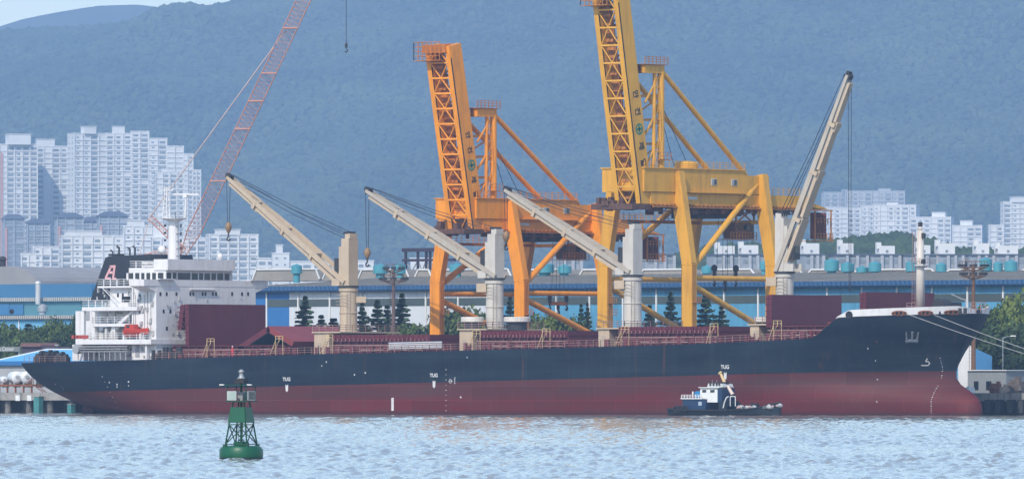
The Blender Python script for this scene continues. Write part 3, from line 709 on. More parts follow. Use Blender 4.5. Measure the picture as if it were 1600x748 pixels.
for px, w_, h, Y in ((60, .8, .9, 5), (66, .5, 1.4, 5.5), (70, .5, 1.3, 6), (74, 1.0, 1.1, 6), (79, .4, 1.5, 6), (83, .8, 1.2, 6.5), (88, .4, 1.4, 7), (93, .9, 1.0, 6), (98, .4, 1.2, 6), (103, .6, .8, 5)):
    p = onY(px, 560, Y); sg.tube((p.x - w_ / 2, Y, p.z + h * .5), (p.x + w_ / 2, Y, p.z + h * .5), h * .5, 12); sg.cbox((p.x, Y, p.z - 1), w_ + .6, 1.0, 1.3)
pieces('stern_winch', sg, DARK, ship)
sr = MB(); zz = float(sheer(XA + 5)); sr.rail([(XA + .3, YC - 11.3, zz), (XA + 8, YC - 13.2, zz), (XA + 12, YC - 13.7, zz)]); part('stern_railing', sr, RAILP, ship)
mg = MB()
for k in range(26):
    px = 236 + k * 1.9; p = onY(px, 555, 1.6 + random.random() * 2); mg.cbox((p.x, p.y, float(sheer(p.x)) - .1), random.uniform(.25, .7), .5, random.uniform(.6, 2.2))
tag(part('deck_fittings', mg, DARK, ship), kind='stuff')

# --- hatches
CR = [onY(545, 500, YC).x, onY(773, 500, YC).x, onY(988.5, 500, YC).x, onY(1225, 500, YC).x]
HY0, HY1 = 5.5, 25.0
def coaming(x0, x1, covers=True):
    z0 = float(min(sheer(x0), sheer(x1))) - .2; zc = float(sheer((x0 + x1) / 2)) + 2.0
    h = thing('hatch', ((x0 + x1) / 2, YC, zc - 2), parent=ship)
    mb = MB(); mb.box(x0, x1, HY0, HY0 + .3, z0, zc); mb.box(x0, x1, HY1 - .3, HY1, z0, zc); mb.box(x0, x0 + .3, HY0 + .3, HY1 - .3, z0, zc); mb.box(x1 - .3, x1, HY0 + .3, HY1 - .3, z0, zc)
    n = int((x1 - x0) / 1.7)
    for i in range(n + 1):
        x = x0 + .1 + (x1 - x0 - .3) * i / n; mb.prism([(x, HY0, z0), (x, HY0 - .9, z0), (x, HY0 - .35, zc - .1), (x, HY0, zc - .1)], (.12, 0, 0))
    mb.box(x0, x1, HY0 - .45, HY0 - .02, zc - .12, zc + .02)
    part('coaming', mb, MAROON, h)
    pr = MB(); pr.tube((x0, HY0 - 1.0, zc - .7), (x1, HY0 - 1.0, zc - .7), .09, 6); pr.tube((x0, HY0 - 1.2, zc - 1.5), (x1, HY0 - 1.2, zc - 1.5), .11, 6)
    part('coaming_pipes', pr, RAILP, h)
    if covers:
        k = 4; wd = (x1 - x0 - .3) / k
        for i in range(k):
            c = MB(); a = x0 + .15 + i * wd; c.box(a, a + wd - .12, HY0 - .35, HY1 + .35, zc + .1, zc + 1.0)
            for j in range(5): xx = a + .5 + j * (wd - 1.1) / 4; c.box(xx, xx + .12, HY0 - .47, HY0 - .36, zc + .1, zc + .95)
            part('hatch_cover', c, MAROON2, h)
            cl = MB()
            for j in range(6): xx = a + .4 + j * (wd - .9) / 5; cl.cbox((xx, HY0 - .6, zc - .05), .22, .2, .45)
            part('cleats', cl, M('cleat_pale', (.20, .09, .09), .6, var=.5, scale=4), h)
    return h, zc
def fit(px, Y=HY0): return onY(px, 520, Y).x
h5, zc5 = coaming(XH + 1.5, CR[0] - 5, False)
for i in range(3): coaming(CR[i] + 5.2, CR[i + 1] - 5)
h1, zc1 = coaming(CR[3] + 5.2, CR[3] + 27, False)
# raised pair behind the deckhouse
xa, xb = fit(283.5), fit(295.5)
def leaning(x0b, x0t, x1b, x1t, y0, y1, zb, zt, parent):
    c = MB().hexa([(x0b, y0, zb), (x1b, y0, zb), (x1b, y1, zb), (x0b, y1, zb), (x0t, y0, zt), (x1t, y0, zt), (x1t, y1, zt), (x0t, y1, zt)])
    for k in range(5):
        z = zb + (zt - zb) * (.12 + .19 * k); c.box(min(x0b, x0t) - .05, max(x1b, x1t) + .02, y0 - .1, y0 - .01, z, z + .16)
    return part('hatch_cover', c, MAROON2, parent)
zt5 = zat(475, V((xa, HY0, 0))); zb5 = zc5 + .1
leaning(xb - .75, xb - 1.0, xb, xb - .1, HY0, HY1 - .2, zb5, zt5, h5); leaning(xb - 2.6, xb - 1.95, xb - 1.75, xb - 1.1, HY0, HY1 - .2, zb5 + 2.5, zt5 - .1, h5)
# half-folded pair ahead of it
A = onY(369, 541.5, HY0); T = onY(419, 509, HY0); C_ = onY(459, 533, HY0)
for a, b in ((A, T), (C_, T)):
    d = (b - a).normalized(); nn = V((-d.z, 0, d.x)); nn = nn if nn.z > 0 else -nn
    part('hatch_cover', MB().prism([a, b, b - nn * .9, a - nn * .9], (0, HY1 - HY0, 0)), MAROON2 if a is A else M('hatch_cover_bright_red', (0.20, 0.035, 0.035), .55, var=.15, scale=.25), h5)
    part('cover_shade_sheet', MB().prism([a - nn * .91 + d * .3, b - nn * .91, b - nn * 1.0, a - nn * 1.0 + d * .3], (0, HY1 - HY0, 0)), BLACK, h5)  # thin black sheet added for the shade under the folded covers
# raised pair at the foremost hatch and the one standing before the forecastle
def upright(pl, pr, py0, py1, Y0=HY0, parent=ship):
    x0, x1 = fit(pl, Y0), fit(pr, Y0); y1 = onX(parent and 0 or 0, 0, x1).y if False else None
    return x0, x1
for (pl, pm, pr_, py0, py1) in ((1197, 1206, 1315, 460, 511), (1343.5, 1353, 1460, 456, 488)):
    x0, x1 = fit(pl), fit(pm); ye = onX(pr_, 480, x1).y; zt = zat(py0, V((x1, HY0, 0))); zb = zat(py1, V((x1, HY0, 0)))
    leaning(x0, x0, x0 + .52, x0 + .52, HY0, ye, zb, zt - .1, h1); leaning(x1 - .6, x1 - .6, x1, x1, HY0, ye, zb, zt, h1)
# --- crane platforms with their houses, vents and ladders
for i, (px0, px1, pyt) in enumerate(((491, 514, 520), (718, 738, 515.5), (935, 952, 514), (1172, 1186, 508))):
    Yp = 8.0; x0 = onY(px0, 530, Yp).x; x1 = onY(px1, 530, Yp).x; zt = zat(pyt, V((x0, Yp, 0))); zb = float(sheer(x0)) - .2
    pl = thing('crane_house', (x0, YC, zb), parent=ship)
    part('house_wall', MB().box(x0, x1, Yp, 22.5, zb, zt), CREAM, pl)
    part('platform', MB().box(x0 - .3, CR[i] + 4.6, Yp - .3, 22.8, zt, zt + .22), CREAM, pl)
    r_ = MB().rail([(x0 - .2, Yp - .2, zt + .22), (CR[i] + 4.4, Yp - .2, zt + .22), (CR[i] + 4.4, 22.6, zt + .22)], r=.05); part('platform_rail', r_, RAILP, pl)
    dd_ = MB(); dd_.box(x0 + .7, x0 + 1.5, Yp - .06, Yp + .01, zb + .4, zb + 2.2); part('door', dd_, M('door_buff', (.40, .34, .26), .6), pl)
    if i in (1, 3):
        for (a, b) in (((720, 756), (787, 829)) if i == 1 else ((1179, 1201),)):
            pa = onY((a + b) / 2, 500, 11.5 if a < 1000 and a < 760 else 11.5); rr = (b - a) / 2 / 9.6
            v_ = MB(); v_.lathe([(rr * .96, 0), (rr, .1), (rr, .75), (rr * .93, .85)], (pa.x, pa.y, zat(503, pa)), 20); part('vent_hood', v_, M('vent_pale', (.6, .57, .52), .5, var=.1), pl)
            v2 = MB().lathe([(rr * .75, 0), (rr * .75, zat(503, pa) - zt)], (pa.x, pa.y, zt), 16); part('vent_neck', v2, DARK, pl)
for px0, px1, Y in ((318, 326, 2), (424, 433, 2), (503, 511, 2), (733, 741, 2), (842, 850, 2), (963, 973, 2), (1106, 1112, 2), (1203, 1211, 2)):
    a = onY(px0, 545, Y); z = float(sheer(a.x)); b = onY(px1, 545, Y); ld = MB().ladder((a.x, Y, z), (b.x, Y, z + 2.4), (0, 1, 0), .8, .06, .4)
    ld.rail([(b.x, Y - .4, z + 2.3), (b.x + 1.6, Y - .4, z + 2.3)], .9, .8, .05, 2); ld.tube((b.x, Y - .4, z), (b.x, Y - .4, z + 2.3), .05, 4); ld.tube((b.x + 1.6, Y - .4, z), (b.x + 1.6, Y - .4, z + 2.3), .05, 4)
    part('access_ladder', ld, BUFF, ship)
dr_ = MB(); xs = [x for x in np.arange(XH + 2, onY(1262, 530, 0).x, 6.0)]
dr_.rail([(x, .35, float(sheer(x)) - .05) for x in xs], 1.15, 1.5, .04, 3)
part('deck_railing', dr_, RAILP, ship)
pb = MB()
for k in range(4): z = float(sheer(onY(640, 540, 1).x)) + .55 + .3 * k; pb.tube((onY(607, 535, 1).x, 1.1, z), (onY(690, 535, 1).x, 1.1, z + .15), .12, 6)
pieces('pipe', pb, M('pipe_silver', (.55, .56, .58), .4, .2, var=.1), ship)
dg = MB()
for k in range(150):
    x = random.uniform(XH + 3, CR[3] + 20); Y = random.uniform(1.2, 3.8); z = float(sheer(x)) - .1
    if random.random() < .5: dg.cbox((x, Y, z), random.uniform(.2, .9), random.uniform(.2, .6), random.uniform(.4, 1.5))
    else: dg.tube((x, Y, z), (x, Y, z + random.uniform(.6, 1.5)), random.uniform(.08, .22), 6)
tag(part('deck_vents', dg, MAROON, ship), kind='stuff')
# --- forecastle gear
def tbl(px, py, Y): p = onY(px, py, Y); return p
fm = tbl(1438, 484, YC - 2); fY = YC - 2; fz = lambda py: zat(py, fm)
fmst = thing('foremast', fm, parent=ship)
f1 = MB(); f1.tube((fm.x, fY, fz(492)), (fm.x, fY, fz(360)), .78, 14, .52); f1.tube((fm.x, fY, fz(360)), (fm.x, fY, fz(354)), .3, 8); part('mast_column', f1, M('foremast_paint', (.55, .51, .46), .5, var=.08, scale=.6, dirt=(.34, .24, .16), dirt_amt=.35, streak=1), fmst, smooth=True)
f2 = MB(); f2.lathe([(.4, 0), (1.25, .3), (1.25, .42)], (fm.x + .35, fY, fz(418)), 14); part('mast_platform', f2, WHITE, fmst)
f3 = MB(); f3.rail([(fm.x - 1.0, fY - 1.0, fz(414)), (fm.x + 1.5, fY - 1.0, fz(414)), (fm.x + 1.5, fY + 1, fz(414))], 1.0, .8, .04, 2); f3.ladder((fm.x - 1.15, fY - .3, fz(484)), (fm.x - 1.0, fY - .3, fz(362)), (1, 0, 0), .55, .05, .6); part('mast_ladder', f3, RAILP, fmst)
f4 = MB(); f4.cbox((fm.x, fY, fz(354)), .5, .5, .7); f4.cbox((fm.x + .8, fY - .2, fz(372)), .5, .5, .8); f4.cbox((fm.x + 1.2, fY - .8, fz(412)), .5, .5, .7); pieces('mast_lamp', f4, DARK, fmst)
fo = MB(); p = tbl(1472, 484, 12); fo.tube((p.x, 11, p.z + .6), (p.x, 13, p.z + .6), 1.2, 16); fo.cbox((p.x, 14.5, p.z - .6), 2, 2.5, 1.8); part('windlass', fo, DARK, ship)
f5 = MB(); z = fz(489)
for a, b in ((1417, 1432), (1517, 1540)): f5.rail([(tbl(a, 484, 11).x, 11, z), (tbl(b, 484, 11).x, 11, z)], 1.6, 1.0, .06, 3)
part('forecastle_rail', f5, RAILP, ship)
f6 = MB(); a = tbl(1509, 484, 12); f6.path([a, a + UP * 1.6, onY(1503, 467, 12), onY(1486, 459, 12)], .08, 5); part('davit', f6, STEEL, ship)
f7 = MB()
for px in (1352, 1388, 1460, 1500): p = tbl(px, 486, 9); f7.tube(p - UP * .5, p + UP * .5, .28, 10); f7.tube(p + V((1, 0, -.5)), p + V((1, 0, .5)), .28, 10)
pieces('bitt', f7, DARK, ship)

# --- deck cranes
POST = M('deck_crane_post_white', (.50, .475, .43), .55, var=.08, scale=.5, dirt=(.32, .22, .14), dirt_amt=.35, streak=1)
def deck_crane(i, cpx, joint, top, foot, tip, az, hook_py, body, ropes_to, drop=None, ropes=4):
    c = onY(cpx, 500, YC); cx = c.x; z = lambda py: zat(py, c); az = V(az).normalized(); sd = V((-az.y, az.x, 0))
    k = thing('deck_crane', (cx, YC, float(sheer(cx))), parent=ship)
    z0 = float(sheer(cx)) - .2; zj = z(joint); zt = z(top); C0 = V((cx, YC, 0))
    p = MB(); p.tube((cx, YC, z0), (cx, YC, zj), 1.5, 24, 1.42); p.lathe([(1.45, 0), (1.62, .1), (1.62, .5), (1.45, .6)], (cx, YC, zj - .7), 24)
    for q in (.35, .62): p.lathe([(1.5, 0), (1.58, .05), (1.58, .2), (1.5, .25)], (cx, YC, z0 + (zj - z0) * q), 24)
    part('pedestal', p, body, k)
    p = MB().lathe([(1.2, 0), (1.75, .02), (1.75, .3), (1.2, .32)], (cx, YC, zj), 24); part('slew_ring', p, DARK, k)
    p = MB(); hw = 1.12
    p.obox(C0 - az * .25 + UP * ((zj + .32 + zt - .8) / 2), az * .85, sd * hw, UP * ((zt - .8 - zj - .32) / 2))
    p.obox(C0 + az * .9 + UP * ((zj + .32 + z(top + 20)) / 2), az * .35, sd * hw * .9, UP * ((z(top + 20) - zj - .32) / 2))
    p.obox(C0 - az * .6 + UP * (zt - .4), az * .55, sd * hw * .8, UP * .42)
    for s in (-1, 1): p.obox(C0 + az * 1.7 + sd * s * 1.15 + UP * (zj + .9), az * .9, sd * .18, UP * .6)
    part('crane_tower', p, body, k)
    p = MB(); p.obox(C0 - az * .2 + UP * (zt + .15), az * .5, sd * .9, UP * .2)
    for s in (-.6, 0, .6): p.tube(C0 + sd * s - az * .5 + UP * (zt - .2) - sd * .12, C0 + sd * s - az * .5 + UP * (zt - .2) + sd * .12, .55, 12)
    part('head_sheaves', p, DARK, k)
    p = MB(); cbn = C0 + az * 1.75 - sd * -.2 + UP * z(joint - 34); p.obox(cbn, az * .55, sd * .8, UP * 1.25); cab = part('operator_cab', p, DARK, k)
    p = MB().obox(cbn + UP * .3, az * .57, sd * .6, UP * .6); part('cab_window', p, GLASS, k)
    Fp = onAz(foot[0], foot[1], C0, az); Tp = onAz(tip[0], tip[1], C0, az); d = (Tp - Fp).normalized(); nn = d.cross(sd); nn = nn if nn.z > 0 else -nn; L = (Tp - Fp).length
    p = MB(); w0, w1 = 1.25, .55; e0, e1 = .78, .5
    for s in (-1, 1):
        a = Fp + sd * s * w0; b = Tp + sd * s * w1; m_ = a.lerp(b, .45)
        p.beam(a, m_, .42, .65, side=sd, h2=e0 * 1.15); p.beam(m_, b, .42, e0 * 1.15, side=sd, w2=.3, h2=e1)
    pieces('jib_girder', p, CREAMG if i else CREAM, k)
    p = MB()
    for t0, t1 in ((.06, .26), (.29, .5), (.53, .74), (.77, .97)):
        for q in (1,):
            pa = Fp.lerp(Tp, t0); pb_ = Fp.lerp(Tp, t1); wa = w0 + (w1 - w0) * t0; wb = w0 + (w1 - w0) * t1
            t_ = .62 - .3 * t0; o_ = nn * (-1.35 + .55 * t0); p.hexa([pa - sd * wa * .9 + o_, pa + sd * wa * .9 + o_, pa + sd * wa * .9 + o_ + nn * t_, pa - sd * wa * .9 + o_ + nn * t_, pb_ - sd * wb * .9 + o_, pb_ + sd * wb * .9 + o_, pb_ + sd * wb * .9 + o_ + nn * t_, pb_ - sd * wb * .9 + o_ + nn * t_])
    pieces('jib_plate', p, CREAM, k)
    p = MB()
    for t in (.27, .51, .755):
        pa = Fp.lerp(Tp, t); wa = w0 + (w1 - w0) * t; p.obox(pa - nn * .45, d * .3, sd * (wa + .25), nn * .7); p.obox(pa - nn * 1.15 - d * .2, d * .8, sd * wa * .8, nn * .14)
    pieces('jib_crosshead', p, CREAM, k)
    p = MB()
    for s in (-.35, .35): p.tube(Tp + sd * (s - .15) - d * .2, Tp + sd * (s + .15) - d * .2, .55, 12)
    p.obox(Tp + d * .15 + nn * .2, d * .45, sd * .4, nn * .3); part('jib_head', p, DARK, k)
    p = MB(); H0 = C0 - az * .3 + UP * (zt + .1)
    for j in range(ropes):
        s = (j / (ropes - 1) - .5) * 1.3; tt = (1.0, .93, .99, .86)[j % 4]; e = Fp.lerp(Tp, tt) + nn * (.5 + .1 * j) + sd * s
        a = H0 + sd * s - UP * (.35 * j); mid = a.lerp(e, .5) - UP * .35; p.path([a, mid, e], .055, 4)
    pieces('luffing_rope', p, ROPE, k)
    if hook_py:
        zh = zat(hook_py, Tp); p = MB()
        for s in (-.45, .45): p.tube(Tp + sd * s + d * .2, V((Tp.x, Tp.y, zh + 1.0)) + sd * s * .5 + az * .15, .045, 4)
        part('hoist_rope', p, ROPE, k)
        if drop is None:
            p = MB(); b = V((Tp.x, Tp.y, zh)) + az * .15; p.lathe([(.1, -.9), (.3, -.5), (.55, 0), (.55, .45), (.35, .9), (.12, 1.1)], b, 12); part('hook_block', p, M('hook_block_ochre', (.24, .15, .07), .55, var=.2), k, smooth=True)
            p = MB(); p.path([b + V((0, 0, -.9)), b + V((0, 0, -1.3)), b + az * .35 + UP * -1.65, b + az * .2 + UP * -2.0, b - az * .2 + UP * -2.0, b - az * .35 + UP * -1.7], .13, 6); part('hook', p, DARK, k)
    lb = MB(); s_ = -sd if sd.dot(FW) > 0 else sd
    for q in range(4): lb.obox(C0 + s_ * 1.6 + UP * (zj - 1.2 - q * .55), az * 1.3, s_ * .04, UP * .03)
    g = C0 + RT * 2.1 + UP * (zj - 2.0) - FW * .3; lb.obox(g, RT * .8, FW * .6, UP * .5) if i == 0 else lb.obox(C0 - RT * 2.2 + UP * (zj - 1.3) - FW * .3, RT * .8, FW * .6, UP * .7)
    part('service_platform', lb, CREAM, k)
    hn_ = MB(); hn_.ladder(C0 - FW * 1.62 + UP * z0, C0 - FW * 1.62 + UP * (zj - .5), RT, .55, .04, .5); part('pedestal_ladder', hn_, CREAMG, k)
    return k
AFT = (-1.0, 0.04, 0)
deck_crane(0, 544.5, 449, 365, (546, 441), (358, 277), AFT, 357, CREAM, None)
deck_crane(1, 773, 437, 358, (782, 432), (575, 298), AFT, 397, POST, None)
deck_crane(2, 988.5, 432, 350, (992, 425), (792, 297), AFT, 371, POST, None)
deck_crane(3, 1226, 427, 333, (1219, 424), (1327, 118), (1, 0.05, 0), 466, POST, None, drop=1, ropes=3)
# crew member in red overalls by the hatch
def person(name, p, s, cloth, label):
    o = thing(name, p, label, 'person')
    sk = [((0, 0, .95), (.14, .11)), ((0, 0, 1.2), (.15, .1)), ((0, 0, 1.42), (.17, .1)), ((0, 0, 1.53), (.055, .055)), ((0, .02, 1.68), (.09, .1)), ((0, .01, 1.78), (.06, .06)),
          ((.1, 0, .88), (.09, .1)), ((.11, .02, .48), (.06, .065)), ((.12, 0, .08), (.04, .045)), ((.12, .14, .03), (.04, .03)),
          ((-.1, 0, .88), (.09, .1)), ((-.12, .06, .48), (.06, .065)), ((-.13, -.02, .08), (.04, .045)), ((-.13, .12, .03), (.04, .03)),
          ((.21, 0, 1.4), (.06, .06)), ((.27, .02, 1.13), (.045, .045)), ((.24, .2, .98), (.035, .035)), ((.22, .27, .95), (.03, .02)),
          ((-.21, 0, 1.4), (.06, .06)), ((-.28, -.02, 1.13), (.045, .045)), ((-.27, .08, .9), (.035, .035)), ((-.26, .12, .82), (.03, .02))]
    ed = [(0, 1), (1, 2), (2, 3), (3, 4), (4, 5), (0, 6), (6, 7), (7, 8), (8, 9), (0, 10), (10, 11), (11, 12), (12, 13), (2, 14), (14, 15), (15, 16), (16, 17), (2, 18), (18, 19), (19, 20), (20, 21)]
    me = bpy.data.meshes.new('body'); me.from_pydata([tuple(c * s for c in a) for a, b in sk], ed, []); b = bpy.data.objects.new('body', me); link(b, o, p)
    b.modifiers.new('skin', 'SKIN'); b.modifiers.new('sub', 'SUBSURF').levels = 1
    for v_, (a, r) in zip(me.skin_vertices[0].data, sk): v_.radius = (r[0] * s, r[1] * s)
    me.skin_vertices[0].data[0].use_root = True; me.materials.append(cloth)
    hm_ = MB().lathe([(.13, 0), (.125, .06), (.08, .13), (.02, .15)], p + V((0, .02, 1.71)) * s, 12); part('hard_hat', hm_, M('hard_hat_white', (.7, .7, .68), .5), o)
    return o
pp_ = onY(363, 548, 2.0); pp_ = V((pp_.x, 2.0, float(sheer(pp_.x)) - .06))
person('person', pp_, 1.0, M('overalls_red', (.55, .05, .06), .8), 'crew member in red overalls standing on the deck by the raised hatch cover')
# ================================================================ cranes on the quay
YW, YL = 37.0, 59.0
def gantry(shift, vs, paint, inner, label, letters_mat):
    G = lambda px, py: (px + shift, 605 - (605 - py) * vs)
    gY = lambda px, py, Y: onY(*G(px, py), Y); gX = lambda px, py, X: onX(*G(px, py), X)
    xa, xf = gY(945, 500, YW).x, gY(1077, 500, YW).x; ta, tf = gY(964, 285, YW).x, gY(1056, 285, YW).x
    ref = V((xf, YW, 0)); z = lambda py: zat(605 - (605 - py) * vs, ref)
    t = thing('gantry_crane', ((xa + xf) / 2, (YW + YL) / 2, QZ), label, 'crane', 'yellow gantry cranes on the quay')
    zk = z(412); ztop = z(268)
    for Y in (YW, YL):
        for xb, xt in ((xa, ta), (xf, tf)):
            zq = ztop - .06 if Y == YW else z(270)
            l = MB(); l.beam((xb, Y, QZ + 1.4), (xb, Y, zk), 2.1, 1.3, side=(1, 0, 0)); l.beam((xb, Y, zk), (xt, Y, zq), 2.1, 1.3, side=(1, 0, 0), w2=2.5)
            l.box(xb - 1.1, xb + 1.1, Y - .7, Y + .7, zk - .12, zk + .12)
            part('leg', l, paint, t)
            ld = MB().ladder((xb + 1.12, Y - .1, QZ + 2), (xb + 1.12, Y - .1, zk), (0, 1, 0), .55, .04, .45)
            for q_ in (.35, .7): zz = QZ + (zk - QZ) * q_; ld.box(xb + 1.06, xb + 2.0, Y - .6, Y + .6, zz, zz + .08); ld.rail([(xb + 2.0, Y - .6, zz), (xb + 2.0, Y + .6, zz)], 1.0, .6, .04, 2)
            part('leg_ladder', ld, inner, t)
    for Y in (YW, YL):
        part('sill_beam', MB().box(xa - 2.5, xf + 2.5, Y - .8, Y + .8, QZ + .9, QZ + 2.1), paint, t)
        for x in (xa - 1, xa + 1, xf - 1, xf + 1): part('bogie', MB().box(x - .8, x + .8, Y - .45, Y + .45, QZ + .02, QZ + .88), DARK, t)
    for xb, xt in ((xa, ta), (xf, tf)):
        zh = z(434); xm = xb
        part('tie_tube', MB().tube((xb, YW + .6, zh), (xb, YL - .6, zh), .42, 12), paint, t)
        part('brace', MB().tube((xb, YW + .5, z(420)), (xt, YL - .6, z(283)), .5, 12), paint, t)
        part('brace', MB().tube((xb, YW + .5, z(444)), (xb, YL - .4, z(520)), .5, 12), paint, t)
    gf, ga = tf - .35, tf - 7.4
    for Y in (YW, YL):
        part('portal_beam', MB().box(ta - 1.0, tf - 1.3, Y - .6, Y + .6, z(318), z(290)), paint, t)
    part('cross_beam', MB().box(ta + .5, tf - .5, YL - .5, YL + .5, z(347), z(341)), paint, t)
    part('tie_beam', MB().box(ta - .4, ta + .4, YW + .6, YL - .6, z(346), z(341)), inner, t)
    r = MB().rail([(ta - .4, YW + .8, z(341)), (ta - .4, YL - .8, z(341))], 1.2, 1.5, .05, 3); part('walkway_rail', r, paint, t)
    yh = gX(1012, 310, gf).y; ye = gX(1262, 310, gf).y; yt = gX(1292, 310, gf).y
    for X in (gf, ga):
        g = MB(); g.box(X - .7, X + .7, yh, ye, z(317), z(301)); g.box(X - .95, X + .95, yh, ye, z(320), z(317) - .01)
        part('main_girder', g, paint, t)
        w_ = MB()
        n = 40
        for i in range(n): y0 = yh + (ye - yh) * i / n; w_.box(X + .72, X + 1.25, y0, y0 + .16, z(321), z(318))
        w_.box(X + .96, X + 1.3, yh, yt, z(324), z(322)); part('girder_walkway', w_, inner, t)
    e = MB(); e.prism([(gf, ye, z(318)), (gf, yt, z(321)), (gf, yt, z(319.5)), (gf, ye, z(309))], (-7.2, 0, 0)); part('girder_tip', e, paint, t)
    y0, y1 = gX(1003, 280, tf).y, gX(1160, 280, tf).y
    mh = part('machinery_house', MB().box(ga - 1, tf + .5, y0, y1, z(300), z(264)), paint, t)
    rf = MB().box(ga - 1.2, tf + .7, y0 - .2, y1 + .2, z(264) + .01, z(262)); part('house_roof', rf, paint, t)
    yy0, yy1 = gX(1160, 280, tf).y, gX(1198, 280, tf).y; part('landside_head', MB().box(ga - 1, tf + .48, yy0 + .01, yy1, z(300), z(271)), paint, t)
    for px in (1115.5, 1147):
        a = gX(px - 4.5, 277, tf + .5).y; b = gX(px + 4.5, 277, tf + .5).y
        fr = part('window', MB().box(tf + .5, tf + .56, a, b, z(287.5), z(277.5)), M('window_frame_pale', (.6, .6, .58), .5), t)
        part('pane', MB().box(tf + .5, tf + .6, a + .75, b - .12, z(286.8), z(278.2)), GLASS, fr); part('pane', MB().box(tf + .5, tf + .6, a + .12, a + .62, z(286.8), z(278.2)), STEEL, fr)
    part('name_plate', MB().box(gf + .7, gf + .76, gX(1070, 308, gf).y, gX(1084, 308, gf).y, z(311), z(306)), MARK, t)
    rr = MB(); rr.rail([(tf + .5, y0, z(262)), (tf + .5, y1, z(262))], 1.1, 1.6, .05, 3); rr.rail([(gf + .6, gX(1203, 300, gf).y, z(301)), (gf + .6, ye, z(301))], 1.2, 1.5, .05, 3)
    part('roof_rail', rr, paint, t)
    wk = MB(); wk.box(tf + .5, tf + 1.2, gX(1072, 300, tf).y, gX(1160, 300, tf).y, z(300.5), z(299)); part('house_walkway', wk, paint, t)
    if vs > .95:
        dq = gX(1074, 262, tf - 2); dm_ = MB().lathe([(1.9, 0), (2.0, .1), (2.0, .8), (1.6, 1.15), (.4, 1.3)], (tf - 2.2, dq.y, z(262)), 20); part('roof_cowl', dm_, paint, t)
    # trolley with the driver's cab under the girders
    yb0, yb1 = gX(1095, 330, gf).y, gX(1146, 330, gf).y
    part('trolley', MB().box(ga + .8, gf - .8, yb0, yb1, z(339), z(322)), DARK, t)
    c0, c1 = gX(1150, 350, gf - 1).y, gX(1178, 350, gf - 1).y
    cab = MB(); cab.prism([(gf - 1, c0, z(370)), (gf - 1, c1, z(370)), (gf - 1, c1, z(345)), (gf - 1, c0 - .4, z(345))], (-2.6, 0, 0)); cb_ = part('driver_cab', cab, M('cab_brown', (.13, .065, .035), .6, var=.3, scale=1.5), t)
    for a, b in ((.12, .38), (.44, .7)): part('cab_window', MB().box(gf - 1, gf - .95, c0 + (c1 - c0) * a, c0 + (c1 - c0) * b, z(356), z(348)), GLASS, cb_)
    cf = MB()
    for a in (0, 1.0): cf.beam((gf - 1, c0 + (c1 - c0) * a, z(345)), (gf - 1, c0 + (c1 - c0) * a, z(321)), .25, .25)
    cf.beam((gf - 1, c0, z(345)), (gf - 1, c1, z(322)), .2, .2); cf.beam((gf - 1, c1, z(345)), (gf - 1, c0, z(322)), .2, .2); cf.rail([(gf - .9, c0 - 1.5, z(371)), (gf - .9, c1 + .6, z(371))], 1.1, .8, .06, 2); cf.box(gf - 3.6, gf - .8, c0 - 1.5, c1 + .6, z(372), z(371))
    part('cab_frame', cf, inner, t)
    eb = MB(); q0, q1 = gX(1266, 350, gf - 2).y, gX(1291, 350, gf - 2).y
    for k in range(3): yq = q0 + (q1 - q0) * (.2 + .3 * k); eb.tube((gf - 2, yq, z(368)), (gf - 2, yq, z(326)), .55, 10)
    pieces('rope_drum', eb, M('oxide_red', (.16, .045, .03), .7, var=.3, scale=2), t)
    ef = MB()
    for yq in (q0, q1): ef.beam((gf - 1, yq, z(372)), (gf - 1, yq, z(322)), .2, .2)
    ef.rail([(gf - 1, q0, z(371)), (gf - 1, q1 + .5, z(371))], 1.2, .8, .06, 2); ef.rail([(gf - 1, q0, z(345)), (gf - 1, q1, z(345))], 1.0, .8, .06, 2); ef.box(gf - 4, gf - .8, q0, q1 + .5, z(372), z(371)); part('end_platform', ef, inner, t)
    ug = MB()
    for k in range(60):
        X = random.choice((gf - .2, gf + .3, gf - 2, (gf + ga) / 2)); y_ = random.uniform(yh, ye); h_ = random.uniform(.3, 1.5); ug.cbox((X, y_, z(321) - h_), random.uniform(.2, .8), random.uniform(.3, 2.2), h_)
    for k in range(16): y_ = yh + (ye - yh) * k / 16; ug.beam((gf + .2, y_, z(322)), (gf + .2, y_ + (ye - yh) / 32, z(330)), .12, .12); ug.beam((gf + .2, y_ + (ye - yh) / 32, z(330)), (gf + .2, y_ + (ye - yh) / 16, z(322)), .12, .12)
    ug.beam((gf + .2, yh, z(330)), (gf + .2, ye, z(330)), .18, .18); tag(part('underslung_gear', ug, M('gear_oxide', (.11, .05, .03), .7, var=.5, scale=1.5), t), kind='stuff')
    # boom, raised and leaning over the water
    ub = gX(1020, 318, gf + .5); ut = gX(983, -12, gf + .5); bd = (ut - ub); bd = V((0, bd.y, bd.z)).normalized(); bn = V((0, bd.z, -bd.y))   # bn points landward
    Lb = (z(-14) - z(320)) / bd.z; dep = 2.9; base = V((0, ub.y, ub.z))
    boom = thing('boom', (gf, ub.y, ub.z), parent=t); ga0 = ga; ga = gf - 4.4
